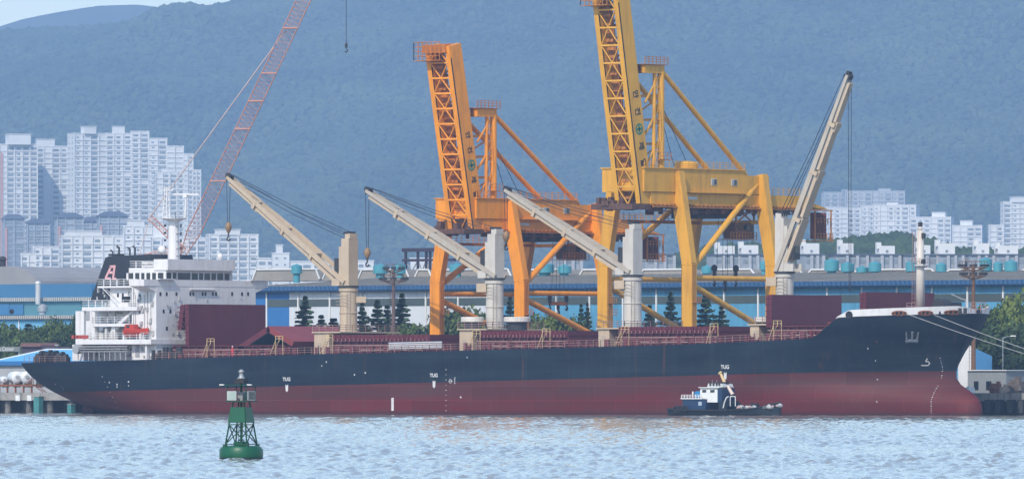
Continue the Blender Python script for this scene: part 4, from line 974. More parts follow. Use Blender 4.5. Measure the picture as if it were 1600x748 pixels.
    for X in (gf, ga):
        o_ = base - bn * (dep / 2) + V((X, 0, 0)); g = MB(); g.beam(o_, o_ + bd * Lb, 1.0, dep, side=(1, 0, 0))
        part('boom_girder', g, paint, boom)
        s_ = MB(); s_.beam(o_ - bn * (dep / 2 + .05) + V((.35, 0, 0)) + bd * .5, o_ - bn * (dep / 2 + .05) + V((.35, 0, 0)) + bd * (Lb - 2), .3, .25, side=(1, 0, 0)); part('trolley_rail', s_, DARK, boom)
        # the lighter edge girder hung on the water side
        o2 = base - bn * (dep + .12) + V((X, 0, 0))
        part('edge_chord', MB().beam(o2 + bd * .4, o2 + bd * Lb, .9, .2, side=(1, 0, 0)), paint, boom)
    la = MB(); n = 12; o2 = base - bn * (dep + .1)
    for i in range(n + 1):
        q = o2 + bd * (.4 + (Lb - .6) * i / n); part('boom_crossbar', MB().beam(q + V((ga + .25, 0, 0)), q + V((gf - .25, 0, 0)), .28, .28), paint, boom)
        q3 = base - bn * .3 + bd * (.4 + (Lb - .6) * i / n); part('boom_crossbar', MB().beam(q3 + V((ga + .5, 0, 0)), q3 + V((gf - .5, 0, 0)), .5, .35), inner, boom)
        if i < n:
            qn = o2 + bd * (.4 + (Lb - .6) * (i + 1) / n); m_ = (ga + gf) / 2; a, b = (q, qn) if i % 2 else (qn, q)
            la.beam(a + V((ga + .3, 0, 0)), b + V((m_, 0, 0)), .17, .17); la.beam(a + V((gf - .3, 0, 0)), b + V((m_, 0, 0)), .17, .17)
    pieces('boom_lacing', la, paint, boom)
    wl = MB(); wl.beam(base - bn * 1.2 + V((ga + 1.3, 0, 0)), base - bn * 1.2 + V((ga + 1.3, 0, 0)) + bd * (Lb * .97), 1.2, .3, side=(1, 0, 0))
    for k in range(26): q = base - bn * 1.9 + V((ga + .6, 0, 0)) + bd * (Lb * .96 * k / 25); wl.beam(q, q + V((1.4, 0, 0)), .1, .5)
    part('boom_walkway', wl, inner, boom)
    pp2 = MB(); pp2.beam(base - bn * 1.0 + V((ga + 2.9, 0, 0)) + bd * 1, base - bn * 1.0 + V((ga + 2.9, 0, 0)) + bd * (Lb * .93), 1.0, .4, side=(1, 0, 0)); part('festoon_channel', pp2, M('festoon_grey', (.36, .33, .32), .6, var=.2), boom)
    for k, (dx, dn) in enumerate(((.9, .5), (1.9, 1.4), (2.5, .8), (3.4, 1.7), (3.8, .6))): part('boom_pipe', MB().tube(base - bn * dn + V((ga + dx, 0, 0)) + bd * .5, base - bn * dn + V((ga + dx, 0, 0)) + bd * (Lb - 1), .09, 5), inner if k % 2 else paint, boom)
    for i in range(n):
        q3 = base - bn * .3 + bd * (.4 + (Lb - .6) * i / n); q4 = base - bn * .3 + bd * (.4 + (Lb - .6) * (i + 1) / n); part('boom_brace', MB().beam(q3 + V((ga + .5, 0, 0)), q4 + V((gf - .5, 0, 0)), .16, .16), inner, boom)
    tp = MB(); q = o2 + bd * (Lb - 1.6); zz0 = q.z
    tp.box(ga - .9, gf - .2, q.y - .6, q.y + 3.0, zz0 + .5, zz0 + 1.9); tp.rail([(ga - 2.0, q.y - 1.3, zz0 - .7), (gf - .8, q.y - 1.3, zz0 - .7)], 3.0, 1.0, .06, 4); tp.rail([(ga - 2.0, q.y - 1.3, zz0 - .7), (ga - 2.0, q.y + 2, zz0 - .7)], 3.0, 1.0, .06, 4); tp.box(ga - 2.0, gf - .8, q.y - 1.3, q.y + 2, zz0 - .8, zz0 - .7)
    part('boom_head', tp, inner, boom)
    lt = MB(); fx = gf + .53
    for s, py in (('안', 147), ('전', 174), ('제', 227), ('일', 253)):
        f_ = (z(py) - ub.z) / bd.z; c = base + bd * f_ - bn * (dep * .45); text_mb(s, 1.5 * vs, V((fx, c.y, c.z)) - bn * .5 * vs, -bd, bn, lt, weight=.03)
    part('lettering', lt, letters_mat, boom)
    f_ = (z(201) - ub.z) / bd.z; c = base + bd * f_ - bn * (dep * .47); ring = MB()
    for i in range(20):
        t0, t1 = i * math.pi / 10, (i + 1) * math.pi / 10; ring.poly([V((fx, c.y, c.z)) + bd * (r_ * math.cos(a)) + bn * (r_ * math.sin(a)) for r_, a in ((.68, t0), (.95, t0), (.95, t1), (.68, t1))])
    for a, b in ((.6, .2), (.2, .6)): ring.poly([V((fx, c.y, c.z)) + bd * (a * s1) + bn * (b * s2) for s1, s2 in ((-1, -1), (1, -1), (1, 1), (-1, 1))])
    part('green_cross_emblem', ring, M('emblem_green', (.03, .20, .12), .6), boom)
    ga = ga0
    hg = MB(); hg.box(ga - 1, gf + .6, ub.y - 5.5, ub.y - .6, z(328), z(319))
    for k in range(14): hg.cbox((ga + random.uniform(0, 7), ub.y - random.uniform(.5, 5.5), z(322) - random.uniform(0, 1)), random.uniform(.4, 1.6), random.uniform(.4, 1.2), random.uniform(.6, 2.0))
    part('hinge_machinery', hg, M('oxide_brown', (.10, .05, .035), .7, var=.5, scale=1.5), t)
    # mast and backstays
    mast = thing('apex_frame', (tf, YW, z(262)), parent=t)
    ya, yb_, yc = gX(1033, 200, gf).y, gX(1021, 200, gf).y, gX(1008, 115, gf).y; za, zb = z(262), z(112)
    for X in (gf, ga):
        m_ = MB(); m_.tube((X, ya, za), (X, ya, zb), .55, 12); part('mast_post', m_, paint, mast)
        m_ = MB(); m_.tube((X, yb_, za), (X, yb_ + .3, zb), .3, 10); part('mast_post', m_, paint, mast)
        m_ = MB(); m_.beam((X, ya + .3, zb + .3), (X, yc - .6, zb + .3), .9, 1.3); part('mast_head', m_, paint, mast)
        m_ = MB(); m_.tube((X, ya + .2, zb), (X, gX(1165, 270, gf).y, z(270)), .42, 12); part('backstay', m_, paint, mast)
        m_ = MB()
        for k in range(3): m_.beam((X, yb_ - 2.2, za + (zb - za) * k / 3), (X, ya, za + (zb - za) * (k + 1) / 3), .25, .25); m_.beam((X, yb_, za + (zb - za) * (k + .5) / 3), (X, ya, za + (zb - za) * (k + .5) / 3), .2, .2)
        pieces('mast_lacing', m_, paint, mast)
    m_ = MB()
    for k in range(1, 5): zz = za + (zb - za) * k / 4; m_.beam((ga, ya, zz), (gf, ya, zz), .4, .4)
    for k in range(3): m_.beam((ga, ya, za + (zb - za) * k / 4), (gf, ya, za + (zb - za) * (k + 1) / 4), .22, .22)
    pieces('mast_crossbar', m_, paint, mast)
    m_ = MB(); m_.box(ga - .8, gf + .8, yc - 1, ya + .8, zb + 1.0, zb + 1.1); m_.rail([(gf + .8, yc - 1, zb + 1.1), (gf + .8, ya + .8, zb + 1.1)], 1.2, 1, .06, 3); m_.box(gf - .9, gf + .9, ya - 1.3, ya + 1.5, z(250), z(249)); m_.rail([(gf + .9, ya - 1.3, z(249)), (gf + .9, ya + 1.5, z(249))], 1.1, .8, .05, 2)
    for k in range(5): m_.cbox((gf - random.random() * 5, yc + random.random() * 2, zb - .3), 1.0, .8, 1.2)
    pieces('mast_platform', m_, inner, mast)
    m_ = MB(); m_.ladder((gf + .2, yb_ - .4, za), (gf + .2, ya - .6, za + (zb - za) * .45), (1, 0, 0), .7, .05, .4); m_.ladder((gf + .2, ya - .8, za + (zb - za) * .45), (gf + .2, yb_, zb), (1, 0, 0), .7, .05, .4); part('mast_stairs', m_, paint, mast)
    wr_ = MB()
    for a, b in ((1040, 1068), (1043, 1090)): wr_.tube((gf - 2, gX(a, 130, gf).y, z(150)), (gf - 2, gX(b, 250, gf).y, z(258)), .05, 4)
    pieces('pull_rope', wr_, ROPE, mast)
    return t, gX, gY, z, gf, ga
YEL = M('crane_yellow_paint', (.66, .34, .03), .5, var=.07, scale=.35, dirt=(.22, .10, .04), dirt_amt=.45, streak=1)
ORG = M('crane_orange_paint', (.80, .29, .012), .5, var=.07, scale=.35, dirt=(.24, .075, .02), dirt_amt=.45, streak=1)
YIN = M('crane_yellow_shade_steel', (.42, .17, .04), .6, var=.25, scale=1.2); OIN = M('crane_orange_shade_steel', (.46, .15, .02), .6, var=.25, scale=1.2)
LETT = M('letter_black', (.03, .025, .02), .6)
gr, gXr, gYr, zr_, gfr, gar = gantry(0, 1.0, YEL, YIN, 'taller mustard yellow gantry crane with its boom raised out of the top of the picture', LETT)
gl, gXl, gYl, zl_, gfl, gal = gantry(-262, .862, ORG, OIN, 'shorter deep orange gantry crane with its whole raised boom in view', LETT)
# lifting beams hung from the trolleys
def lifting(root, px, pys, X, wires_top, bar, mat):
    c = onX(px, pys, X); L = thing('lifting_beam', c, parent=root); b = MB(); b.box(X - .3, X + .3, c.y - bar, c.y + bar, c.z - .3, c.z + .3); part('beam', b, mat, L)
    for s in (-1, 1):
        h = MB(); q = c + V((0, s * (bar + .35), 0)); h.tube(q + UP * 1.4, q + UP * .2, .3, 8); h.path([q + UP * .2, q - UP * .4, q + V((0, .3, -.8)), q + V((0, 0, -1.15)), q + V((0, -.3, -.8))], .13, 6)
        h.lathe([(.1, 0), (.5, .3), (.5, .9), (.1, 1.2)], q + UP * 1.2, 10); part('hook', h, DARK, L)
    h = MB(); h.tube(c - UP * .3, c - UP * 1.0, .28, 8); h.path([c - UP * 1.0, c + V((0, .35, -1.5)), c + V((0, 0, -2.0)), c + V((0, -.35, -1.6))], .16, 6); part('hook', h, DARK, L)
    wz = MB()
    for s in (-1, -.3, .3, 1): wz.tube(c + V((0, s * bar * .9, .3)), V((X, c.y + s * bar * .7, wires_top)), .035, 4)
    part('hoist_rope', wz, ROPE, L)
lifting(gl, 872, 474, (gfl + gal) / 2, zl_(338), 1.9, OIN); lifting(gr, 1133, 436, (gfr + gar) / 2, zr_(338), 2.5, YEL)

# ---------------------------------------------------------------- luffing tower crane behind the deckhouse
SAL = M('salmon_crane_paint', (.50, .25, .19), .55, var=.12, scale=1)
TY = 60.0; TB = onY(284, 402, TY); az = RT
tcr = thing('luffing_tower_crane', (TB.x, TB.y, QZ), 'slender salmon lattice crane with steep boom rising behind the white deckhouse', 'crane')
def lattice(p0, p1, w, n, r, taper=(1, 1), diag=True):
    mb = MB(); p0 = V(p0); p1 = V(p1); d = (p1 - p0).normalized(); a = FW - d * FW.dot(d); a.normalize(); b = d.cross(a)
    def cor(t):
        s = w / 2 * min(1, taper[0] + t * 14 * (1 - taper[0]), taper[1] + (1 - t) * 14 * (1 - taper[1])); q = p0.lerp(p1, t); return [q + a * s + b * s, q - a * s + b * s, q - a * s - b * s, q + a * s - b * s]
    C = [cor(i / n) for i in range(n + 1)]
    for k in range(4):
        for i in range(n):
            mb.tube(C[i][k], C[i + 1][k], r, 4, caps=False); m = (k + 1) % 4
            mb.tube(C[i][k], C[i + 1][m], r * .55, 3, caps=False) if i % 2 else mb.tube(C[i][m], C[i + 1][k], r * .55, 3, caps=False)
            mb.tube(C[i][k], C[i][m], r * .5, 3, caps=False)
    return mb
part('tower', lattice((TB.x, TB.y, QZ), TB, 2.6, 24, .13), SAL, tcr)
on = lambda px, py: onAz(px, py, TB, az)
tip = on(541, -140); boomb = lattice(on(284, 402), tip, 2.3, 84, .065, (.35, .4)); bmo = part('jib', boomb, SAL, tcr)
for f_ in (.22, .37, .45, .53, .66, .78):
    q = on(284, 402).lerp(tip, f_); part('jib_joint', MB().obox(q, RT * 1.35, FW * 1.3, UP * .12), SAL, tcr)
part('a_frame', lattice(on(288, 392), on(234, 339), .9, 9, .09), SAL, tcr); part('counter_jib', lattice(on(284, 386), on(216, 405), 1.0, 10, .09), SAL, tcr)
pn = MB()
for s in (-.5, .5): pn.tube(on(234, 339) + FW * s, on(447, 47) + FW * s, .08, 5)
pn.tube(on(234, 339), on(216, 405), .06, 4); part('pendant', pn, M('pendant_pale', (.55, .42, .38), .6), tcr)
part('counterweight', MB().obox(on(219, 409), RT * 1.0, FW * .8, UP * 1.1), SAL, tcr)
hk = MB(); he = on(541, 74); hk.tube(tip, he, .05, 4); part('hoist_rope', hk, ROPE, tcr)
h2 = MB(); h2.lathe([(.08, -.2), (.24, 0), (.24, .5), (.08, .8)], he, 10); h2.path([he - UP * .3, he - UP * .6 + RT * .3, he - UP * .95, he - UP * .7 - RT * .25], .1, 5); part('hook', h2, DARK, tcr)
# ================================================================ sheds and warehouses
WY = 118.0
BLUE = M('warehouse_blue_cladding', (.085, .29, .46), .55, var=.07, scale=.3, dirt=(.045, .13, .20), dirt_amt=.55, streak=1)
DBLUE = M('warehouse_deep_blue', (.025, .14, .36), .55, var=.06, scale=.3)
PALE = M('warehouse_white_cladding', (.56, .59, .62), .6, var=.05, scale=.3, dirt=(.36, .38, .38), dirt_amt=.3, streak=1)
EAVE = M('eave_blue_sheet', (.02, .085, .20), .5, var=.1)
ROOFG = M('roof_grey_sheet', (.27, .255, .23), .7, var=.12, scale=.12, dirt=(.17, .15, .13), dirt_amt=.4)
BAND = M('window_band_glass', (.055, .075, .075), .3, var=.2, scale=.15, spec=.4)
TRIM = M('white_trim', (.66, .67, .66), .6, var=.06)
CYAN = M('ventilator_turquoise', (.06, .26, .32), .5, var=.08, scale=.8)
wp = lambda px, py: onY(px, py, WY)
we = wp(900, 447).z; wx0 = wp(398, 450).x; wxs = wp(452, 450).x; wxm = wp(770, 450).x; wx1 = wp(1790, 450).x
bz1, bz0 = wp(470, 467.2).z, wp(470, 479).z
wh_ = thing('warehouse', ((wx0 + wx1) / 2, WY + 30, QZ), 'very long warehouse with blue and white cladding and grey roof behind the quay', 'warehouse')
for x0, x1, m, lb in ((wx0, wxs, DBLUE, 'deep blue end of the wall'), (wxs, wxm, PALE, 'white stretch of the wall'), (wxm, wx1, BLUE, 'light blue stretch of the wall')):
    part('wall', MB().box(x0, x1 - .01, WY, WY + 60, QZ - .5, we), m, wh_, label=lb)
n = int((wx1 - wx0) / 7.6)
for i in range(n):
    x = wx0 + 3 + i * 7.6
    if x + 7 > wx1: break
    part('window_band', MB().box(max(x + .2, wx0), x + 7.3, WY - .06, WY + .05, bz0, bz1), BAND, wh_)
    part('downpipe', MB().box(x - .14, x + .14, WY - .22, WY - .01, QZ, we - .3), TRIM, wh_)
ev = MB(); per = .5; k = int((wx1 - wx0 + 3) / per)
for i in range(k):
    a = wx0 - 1 + i * per; y0, y1 = (WY - 1.6, WY - 1.35) if i % 2 else (WY - 1.35, WY - 1.6)
    ev.poly([(a, y0, we - .35), (a + per, y1, we - .35), (a + per, y1, we + .42 + .05 * (i % 2)), (a, y0, we + .42 + .05 * ((i + 1) % 2))])
ev.box(wx0 - 1, wx1, WY - 1.2, WY, we - .6, we - .1)
tag(part('eave_sheet', ev, EAVE, wh_), kind='stuff')
zr = zat(427, V((wp(900, 430).x, WY + 42, 0)))
ro = MB(); ro.hexa([(wx0 - .5, WY - 1.3, we + .2), (wx1, WY - 1.3, we + .2), (wx1, WY + 42, zr - .3), (wx0 - .5, WY + 42, zr - .3), (wx0 - .5, WY - 1.3, we + .4), (wx1, WY - 1.3, we + .4), (wx1, WY + 42, zr), (wx0 - .5, WY + 42, zr)])
ro.hexa([(wx0 - .5, WY + 42, zr - .3), (wx1, WY + 42, zr - .3), (wx1, WY + 86, we - 1), (wx0 - .5, WY + 86, we - 1), (wx0 - .5, WY + 42, zr), (wx1, WY + 42, zr), (wx1, WY + 86, we), (wx0 - .5, WY + 86, we)])
part('roof', ro, ROOFG, wh_)
ribs = MB()
for i in range(int((wx1 - wx0) / 1.9)):
    x = wx0 + i * 1.9; ribs.hexa([(x, WY - 1.3, we + .41), (x + .22, WY - 1.3, we + .41), (x + .22, WY + 42, zr + .01), (x, WY + 42, zr + .01), (x, WY - 1.3, we + .5), (x + .22, WY - 1.3, we + .5), (x + .22, WY + 42, zr + .12), (x, WY + 42, zr + .12)])
tag(part('roof_ribs', ribs, ROOFG, wh_), kind='stuff')
for i in range(int((wx1 - wx0) / 15.2)):
    x = wx0 + 6 + i * 15.2; sk = MB(); sk.hexa([(x, WY + 2, we + .55), (x + .9, WY + 2, we + .55), (x + .9, WY + 34, zr - .5), (x, WY + 34, zr - .5), (x, WY + 2, we + .62), (x + .9, WY + 2, we + .62), (x + .9, WY + 34, zr - .42), (x, WY + 34, zr - .42)])
    part('skylight', sk, M('skylight_sheet', (.42, .45, .46), .4, var=.1), wh_)
rY = WY + 40
for a, b in ((395, 500), (505, 545), (560, 640), (648, 676), (690, 800), (815, 890), (905, 985), (1000, 1075), (1095, 1180), (1195, 1255), (1262, 1340), (1354, 1462), (1478, 1588), (1594, 1700)):
    p0 = onY(a, 425, rY); p1 = onY(b, 425, rY); zm = zat(421.5, p0); m_ = MB(); o_ = 1.0
    m_.prism([(p0.x, rY, zr - .6), (p1.x, rY, zr - .6), (p1.x - o_, rY, zm), (p0.x + o_, rY, zm)], (0, 7, 0)); mo = part('roof_monitor', m_, ROOFG, wh_)
    tr = MB(); tr.beam((p0.x, rY - .12, zr - .3), (p0.x + o_, rY - .12, zm + .1), .2, .25); tr.beam((p1.x, rY - .12, zr - .3), (p1.x - o_, rY - .12, zm + .1), .2, .25); tr.beam((p0.x + o_, rY - .12, zm + .06), (p1.x - o_, rY - .12, zm + .06), .2, .25); part('monitor_trim', tr, TRIM, mo)
vY = rY - 4
for a, b, top, nk in ((455, 472, 413, 431), (583, 606, 413, 431), (616, 634, 412, 431), (702, 725, 412, 428), (836, 866, 411, 430), (871, 893, 414, 430), (1096, 1113, 415, 430), (1187, 1199, 408, 425), (1288, 1311, 405, 428), (1314, 1335, 410, 428), (1338, 1357, 416, 428), (1357, 1377, 409, 428), (1415, 1434, 408, 428), (1462, 1479, 411, 428), (1530, 1550, 403, 428), (1552, 1567, 409, 428), (1569, 1590, 407, 428)):
    c = onY((a + b) / 2, 420, vY); r_ = (b - a) / 2 / (F / (c - CAM).dot(FW)); zt = zat(top, c); zb = zat(nk + 2, c) - 1; zm = zat(top + (nk - top) * .8, c)
    v_ = thing('roof_ventilator', (c.x, c.y, zb), parent=wh_)
    part('hood', MB().lathe([(r_ * .98, 0), (r_, .05), (r_, zt - zm - .25), (r_ * .9, zt - zm - .18), (r_ * .3, zt - zm), (r_ * .1, zt - zm + .15)], (c.x, c.y, zm), 20), CYAN, v_); part('neck', MB().lathe([(r_ * .62, 0), (r_ * .62, zm - zb + .05)], (c.x, c.y, zb), 16), CYAN, v_)
# --- steel frame beyond the roof
FY = 225.0; fr = thing('steel_frame', onY(660, 430, FY).xy.to_3d() + UP * QZ, 'open dark steel framework with cross bracing showing above the warehouse roof', 'framework')
DPUR = M('dark_frame_paint', (.035, .025, .045), .6, var=.2); fx = [onY(p, 410, FY).x for p in (634, 653, 666, 672, 686)]; ft = onY(660, 393, FY).z; fb = QZ
for x in fx: part('column', MB().beam((x, FY, fb), (x, FY, ft), .4, .4), DPUR, fr)
part('top_beam', MB().box(fx[0] - .6, fx[-1] + 4, FY - .5, FY + .5, ft, ft + .7), DPUR, fr); part('top_beam', MB().box(fx[0] - .6, fx[-1] + 4, FY - .4, FY + .4, ft - 1.9, ft - 1.4), DPUR, fr)
for i in range(4):
    for z0, z1 in ((ft - 1.8, ft - 6), (ft - 6, ft - 10)):
        part('bracing', MB().beam((fx[i], FY + .1, z0), (fx[i + 1], FY + .1, z1), .18, .18), STEEL, fr); part('bracing', MB().beam((fx[i], FY - .1, z1), (fx[i + 1], FY - .1, z0), .18, .18), STEEL, fr)
# --- blue sheds at the left
SBY = 150.0; sp = lambda px, py, Y=SBY: onY(px, py, Y)
SB1 = M('shed_steel_blue', (.045, .155, .29), .55, var=.07, scale=.2); SB2 = M('shed_teal_band', (.085, .21, .25), .5, var=.12, scale=.3); SB3 = M('shed_light_blue', (.13, .37, .58), .6, var=.06, scale=.3); GUT = M('ribbed_gutter', (.42, .42, .40), .6, var=.15, scale=3)
sh = thing('blue_shed', sp(70, 520).xy.to_3d() + UP * QZ, 'stepped blue shed with two ribbed grey gutters behind the left trees', 'shed')
xl, xr = sp(-90, 500).x, sp(152, 500).x
part('wall', MB().box(xl, xr, SBY, SBY + 40, QZ - .5, sp(60, 493).z), SB3, sh)
z1 = sp(60, 471, SBY + 8).z; z0 = sp(60, 493).z; part('upper_wall', MB().box(xl, xr - 1.5, SBY + 8, SBY + 40, z0, z1 + .3), SB2, sh)
z2 = sp(60, 443.5, SBY + 14).z; o_ = sp(144, 450, SBY + 14).x
part('parapet', MB().prism([(xl, SBY + 14, z1 + .31), (o_ - .1, SBY + 14, z1 + .31), (o_, SBY + 14, z2 - 1.1), (o_ - .5, SBY + 14, z2 - .3), (o_ - 1.4, SBY + 14, z2), (xl, SBY + 14, z2)], (0, 26, 0)), SB1, sh)
for Y, za, zb in ((SBY - .9, sp(60, 498, SBY - .9).z, sp(60, 492.5, SBY - .9).z), (SBY + 7.1, sp(60, 470.5, SBY + 7).z, sp(60, 464.5, SBY + 7).z)):
    g = MB(); g.box(xl, xr, Y + .3, Y + .9, za, zb)
    for i in range(int((xr - xl) / .55)): x = xl + i * .55; g.box(x, x + .26, Y, Y + .29, za, zb)
    tag(part('gutter', g, GUT, sh), kind='stuff')
for a, b, y0, y1 in ((-20, 14, 474, 491.5), (14.5, 36, 475, 491.5)): part('wall_panel', MB().box(sp(a, 480, SBY + 7.7).x, sp(b, 480, SBY + 7.7).x, SBY + 7.7, SBY + 7.98, sp(60, y1, SBY + 7.7).z, sp(60, y0, SBY + 7.7).z), SB1, sh)
dk = sp(59.5, 470, SBY + 6); part('duct', MB().lathe([(.5, 0), (.5, zat(443, dk) - zat(475, dk)), (.62, zat(442.5, dk) - zat(475, dk)), (.5, zat(440, dk) - zat(475, dk)), (.1, zat(438.5, dk) - zat(475, dk))], (dk.x, dk.y, zat(475, dk)), 14), M('duct_grey', (.5, .5, .5), .4, .2), sh)
dv_ = sp(66.5, 491, SBY + 3); part('roof_cowl', MB().lathe([(.7, 0), (.7, .6), (.95, .65), (.95, 1.5), (.55, 1.9), (.1, 2.1)], (dv_.x, dv_.y, zat(491.5, dv_)), 16), STEEL, sh)
dp = sp(29.5, 510, SBY - .1); part('downpipe', MB().box(dp.x - .12, dp.x + .12, SBY - .2, SBY - .01, QZ, z0 - .9), TRIM, sh)
# grey arched hall behind it
hall = thing('arched_hall', sp(10, 440, 260).xy.to_3d() + UP * QZ, 'grey arched roof of a hall rising behind the blue shed', 'hall'); hp = MB(); c = sp(8, 443, 260); rw = sp(58, 443, 260).x - c.x
pts_ = [(c.x + rw * math.cos(t), 260, zat(446, c) + (zat(416, c) - zat(446, c)) * math.sin(t)) for t in np.linspace(0, math.pi, 15)]; pts_ = [(pts_[0][0], 260, QZ)] + pts_ + [(pts_[-1][0], 260, QZ)]
part('roof', hp.prism(pts_, (0, 50, 0)), M('hall_grey', (.25, .25, .26), .7, var=.1, scale=.2), hall); q = sp(4, 416, 262); part('roof_cowl', MB().lathe([(.7, 0), (.7, 1.6), (1.0, 1.7), (.5, 2.3), (.1, 2.4)], (q.x, q.y, q.z - .3), 12), DARK, hall)
# --- small blue-roofed office by the stern, sign and odds behind it
BRF = M('office_blue_roof', (.10, .36, .62), .5, var=.05, scale=.5); ofY = 72.0; op = lambda px, py, Y=ofY: onY(px, py, Y)
of = thing('quay_office', op(60, 600).xy.to_3d() + UP * QZ, 'low quay office with bright blue hipped roof edged in white near the stern', 'office')
A0, A1, A2, A3 = op(-12, 564), op(38, 545.5), op(112, 545.5), op(118, 564)
rfm = MB(); bk = V((0, 9, 0)); rfm.hexa([A0, A3, A3 + V((0, 18, 0)), A0 + V((0, 18, 0)), A1 + V((0, 6, 0)), A2 + V((0, 6, 0)), A2 + V((0, 12, 0)), A1 + V((0, 12, 0))]); part('roof', rfm, BRF, of)
tm = MB(); tm.beam(A0 - V((0, .1, 0)), A1 + V((0, 5.9, .05)), .25, .2); tm.beam(A1 + V((0, 5.9, .05)), A2 + V((0, 5.9, .05)), .25, .2); part('roof_trim', tm, TRIM, of)
part('fascia', MB().box(A0.x, A3.x, ofY - .2, ofY + .1, A0.z - .75, A0.z), DBLUE, of); part('wall', MB().box(A0.x + 1, A3.x - .5, ofY + .4, ofY + 17, QZ, A0.z - .1), M('office_grey', (.34, .35, .36), .7), of)
for i in range(5): x = A0.x + 2 + i * 2.8; part('window', MB().box(x, x + 1.8, ofY + .33, ofY + .38, QZ + 1.0, QZ + 2.4), GLASS, of)
sgY = 92.0; s0, s1 = onY(-40, 549, sgY), onY(31, 541, sgY)
sg_ = thing('sign_board', s0.xy.to_3d() + UP * QZ, 'grey sign board with pale lettering at the left edge of the picture', 'sign'); part('board', MB().box(s0.x, s1.x, sgY, sgY + .25, s0.z, s1.z), M('sign_grey', (.16, .18, .17), .6), sg_)
part('lettering', text_mb('s Center', 1.05, onY(22, 547.6, sgY - .04), (1, 0, 0), (0, 0, 1), align='RIGHT', weight=.015), MARK, sg_)
for px in (-30, 28): x = onY(px, 545, sgY).x; part('post', MB().box(x - .15, x + .15, sgY + .26, sgY + .5, QZ, s1.z - .2), STEEL, sg_)
lw = thing('site_hut', onY(75, 560, 100).xy.to_3d() + UP * QZ, 'low dark maroon hut with rounded roof half hidden behind the blue roof', 'hut'); c0 = onY(34, 545, 100); c1 = onY(66, 545, 100); c2 = onY(108, 545, 100); zt = onY(50, 535.5, 100).z
part('wall', MB().box(c0.x, c2.x, 100, 106, QZ, zat(541.5, c0)), M('hut_purple', (.06, .05, .075), .7), lw); part('rounded_roof', MB().prism([(c0.x, 99.5, zat(541.4, c0)), (c1.x, 99.5, zat(541.4, c0)), (c1.x, 99.5, zt - .4), (c1.x - .5, 99.5, zt), (c0.x + .5, 99.5, zt), (c0.x, 99.5, zt - .5)], (0, 5, 0)), M('hut_brown', (.17, .09, .085), .7), lw)
dsh = onY(89, 540, 99); part('satellite_dish', MB().lathe([(.05, 0), (.35, .12), (.5, .35), (.46, .36)], (dsh.x, dsh.y, zat(541, dsh)), 12), TRIM, lw)
# --- quay furniture at the stern: raised walkway with horizontal tanks
dk_ = thing('mooring_dolphin_deck', (onY(20, 602, QY).x, QY + 1, QZ), 'rusty railed loading platform carrying tanks on the quay edge astern', 'platform'); x0, x1 = onY(-30, 600, QY).x, onY(52, 600, QY).x; zt = onY(20, 600, QY).z
part('deck', MB().box(x0, x1, QY - .2, QY + 6, zt - .35, zt), RUST, dk_)
for i in range(7): x = x0 + .5 + (x1 - x0 - 1) * i / 6; part('post', MB().box(x - .12, x + .12, QY, QY + .25, QZ, zt - .35), RUST, dk_)
st_ = MB(); st_.ladder((x1, QY + .5, zt - .1), (x1 + 2.3, QY + .5, QZ), (0, 1, 0), .9, .07, .4); st_.rail([(x1 - 1, QY, zt), (x1, QY, zt)], 1.0, .6, .05, 2); part('steps', st_, RUST, dk_)
TANK = M('tank_white', (.66, .68, .70), .35, .1, var=.08)
for px, r_, lb in ((5, .62, 'small white drum at the left end of the tank row on the quay platform'), (24, 1.05, 'large white horizontal tank in the middle of the quay platform'), (39, 1.05, 'large white horizontal tank nearest the ship stern on the platform')):
    c = onY(px, 590, QY + 1.5); tk = thing('storage_tank', (c.x, c.y, zt), lb, 'tank', 'white tanks on the quay platform'); ax = V((-.8, .6, 0)) * (2.2 * r_); ce = V((c.x, c.y, zt + r_ + .15))
    m_ = MB(); d_ = ax.normalized(); m_.tube(ce + ax * .9, ce - ax * .9, r_, 20); m_.tube(ce - ax * .9, ce - ax * .9 - d_ * .3, r_, 20, r_ * .6); m_.tube(ce + ax * .9, ce + ax * .9 + d_ * .3, r_, 20, r_ * .6); part('shell', m_, TANK, tk)
    for s in (-.6, .6): q = ce + ax * s; part('saddle', MB().box(q.x - .2, q.x + .2, q.y - r_ * .7, q.y + r_ * .7, zt, zt + r_ * .6), STEEL, tk)
    part('hatch', MB().tube(ce - ax * .9 - d_ * .3, ce - ax * .9 - d_ * .42, r_ * .35, 12), STEEL, tk)
TEAL = M('fender_teal', (.05, .20, .20), .6, var=.15, scale=1)
for px, w_, y0, lb in ((60, 1.25, 619.5, 'tall teal fender pile standing in the water left of the stern'), (111.5, .85, 631.5, 'short teal fender pile half hidden behind the rudder')):
    c = onY(px, 640, QY - .8); f_ = thing('fender_pile', (c.x, c.y, -2), lb, 'fender', 'teal fender piles'); part('pile', MB().cbox((c.x, c.y, -2), w_, 1.1, zat(y0, c) + 2), TEAL, f_); part('cap', MB().cbox((c.x, c.y, zat(y0, c)), w_ + .15, 1.25, .14), CONC, f_)
for px, lb in ((28, 'pale square plate on the quay face, left of the pair'), (46, 'pale square plate on the quay face, right of the pair')):
    c = onY(px, 621, QY - .15); pl_ = thing('dock_plate', (c.x, QY, c.z), lb, 'fender panel', 'pale fender panels'); part('plate', MB().box(c.x - .5, c.x + .5, QY - .25, QY - .05, c.z - .5, c.z + .45), TRIM, pl_); part('bracket', MB().box(c.x - .15, c.x + .15, QY - .05, QY + .3, c.z + .1, c.z + .7), STEEL, pl_)
tyr = M('tyre_rubber', (.015, .015, .016), .8)
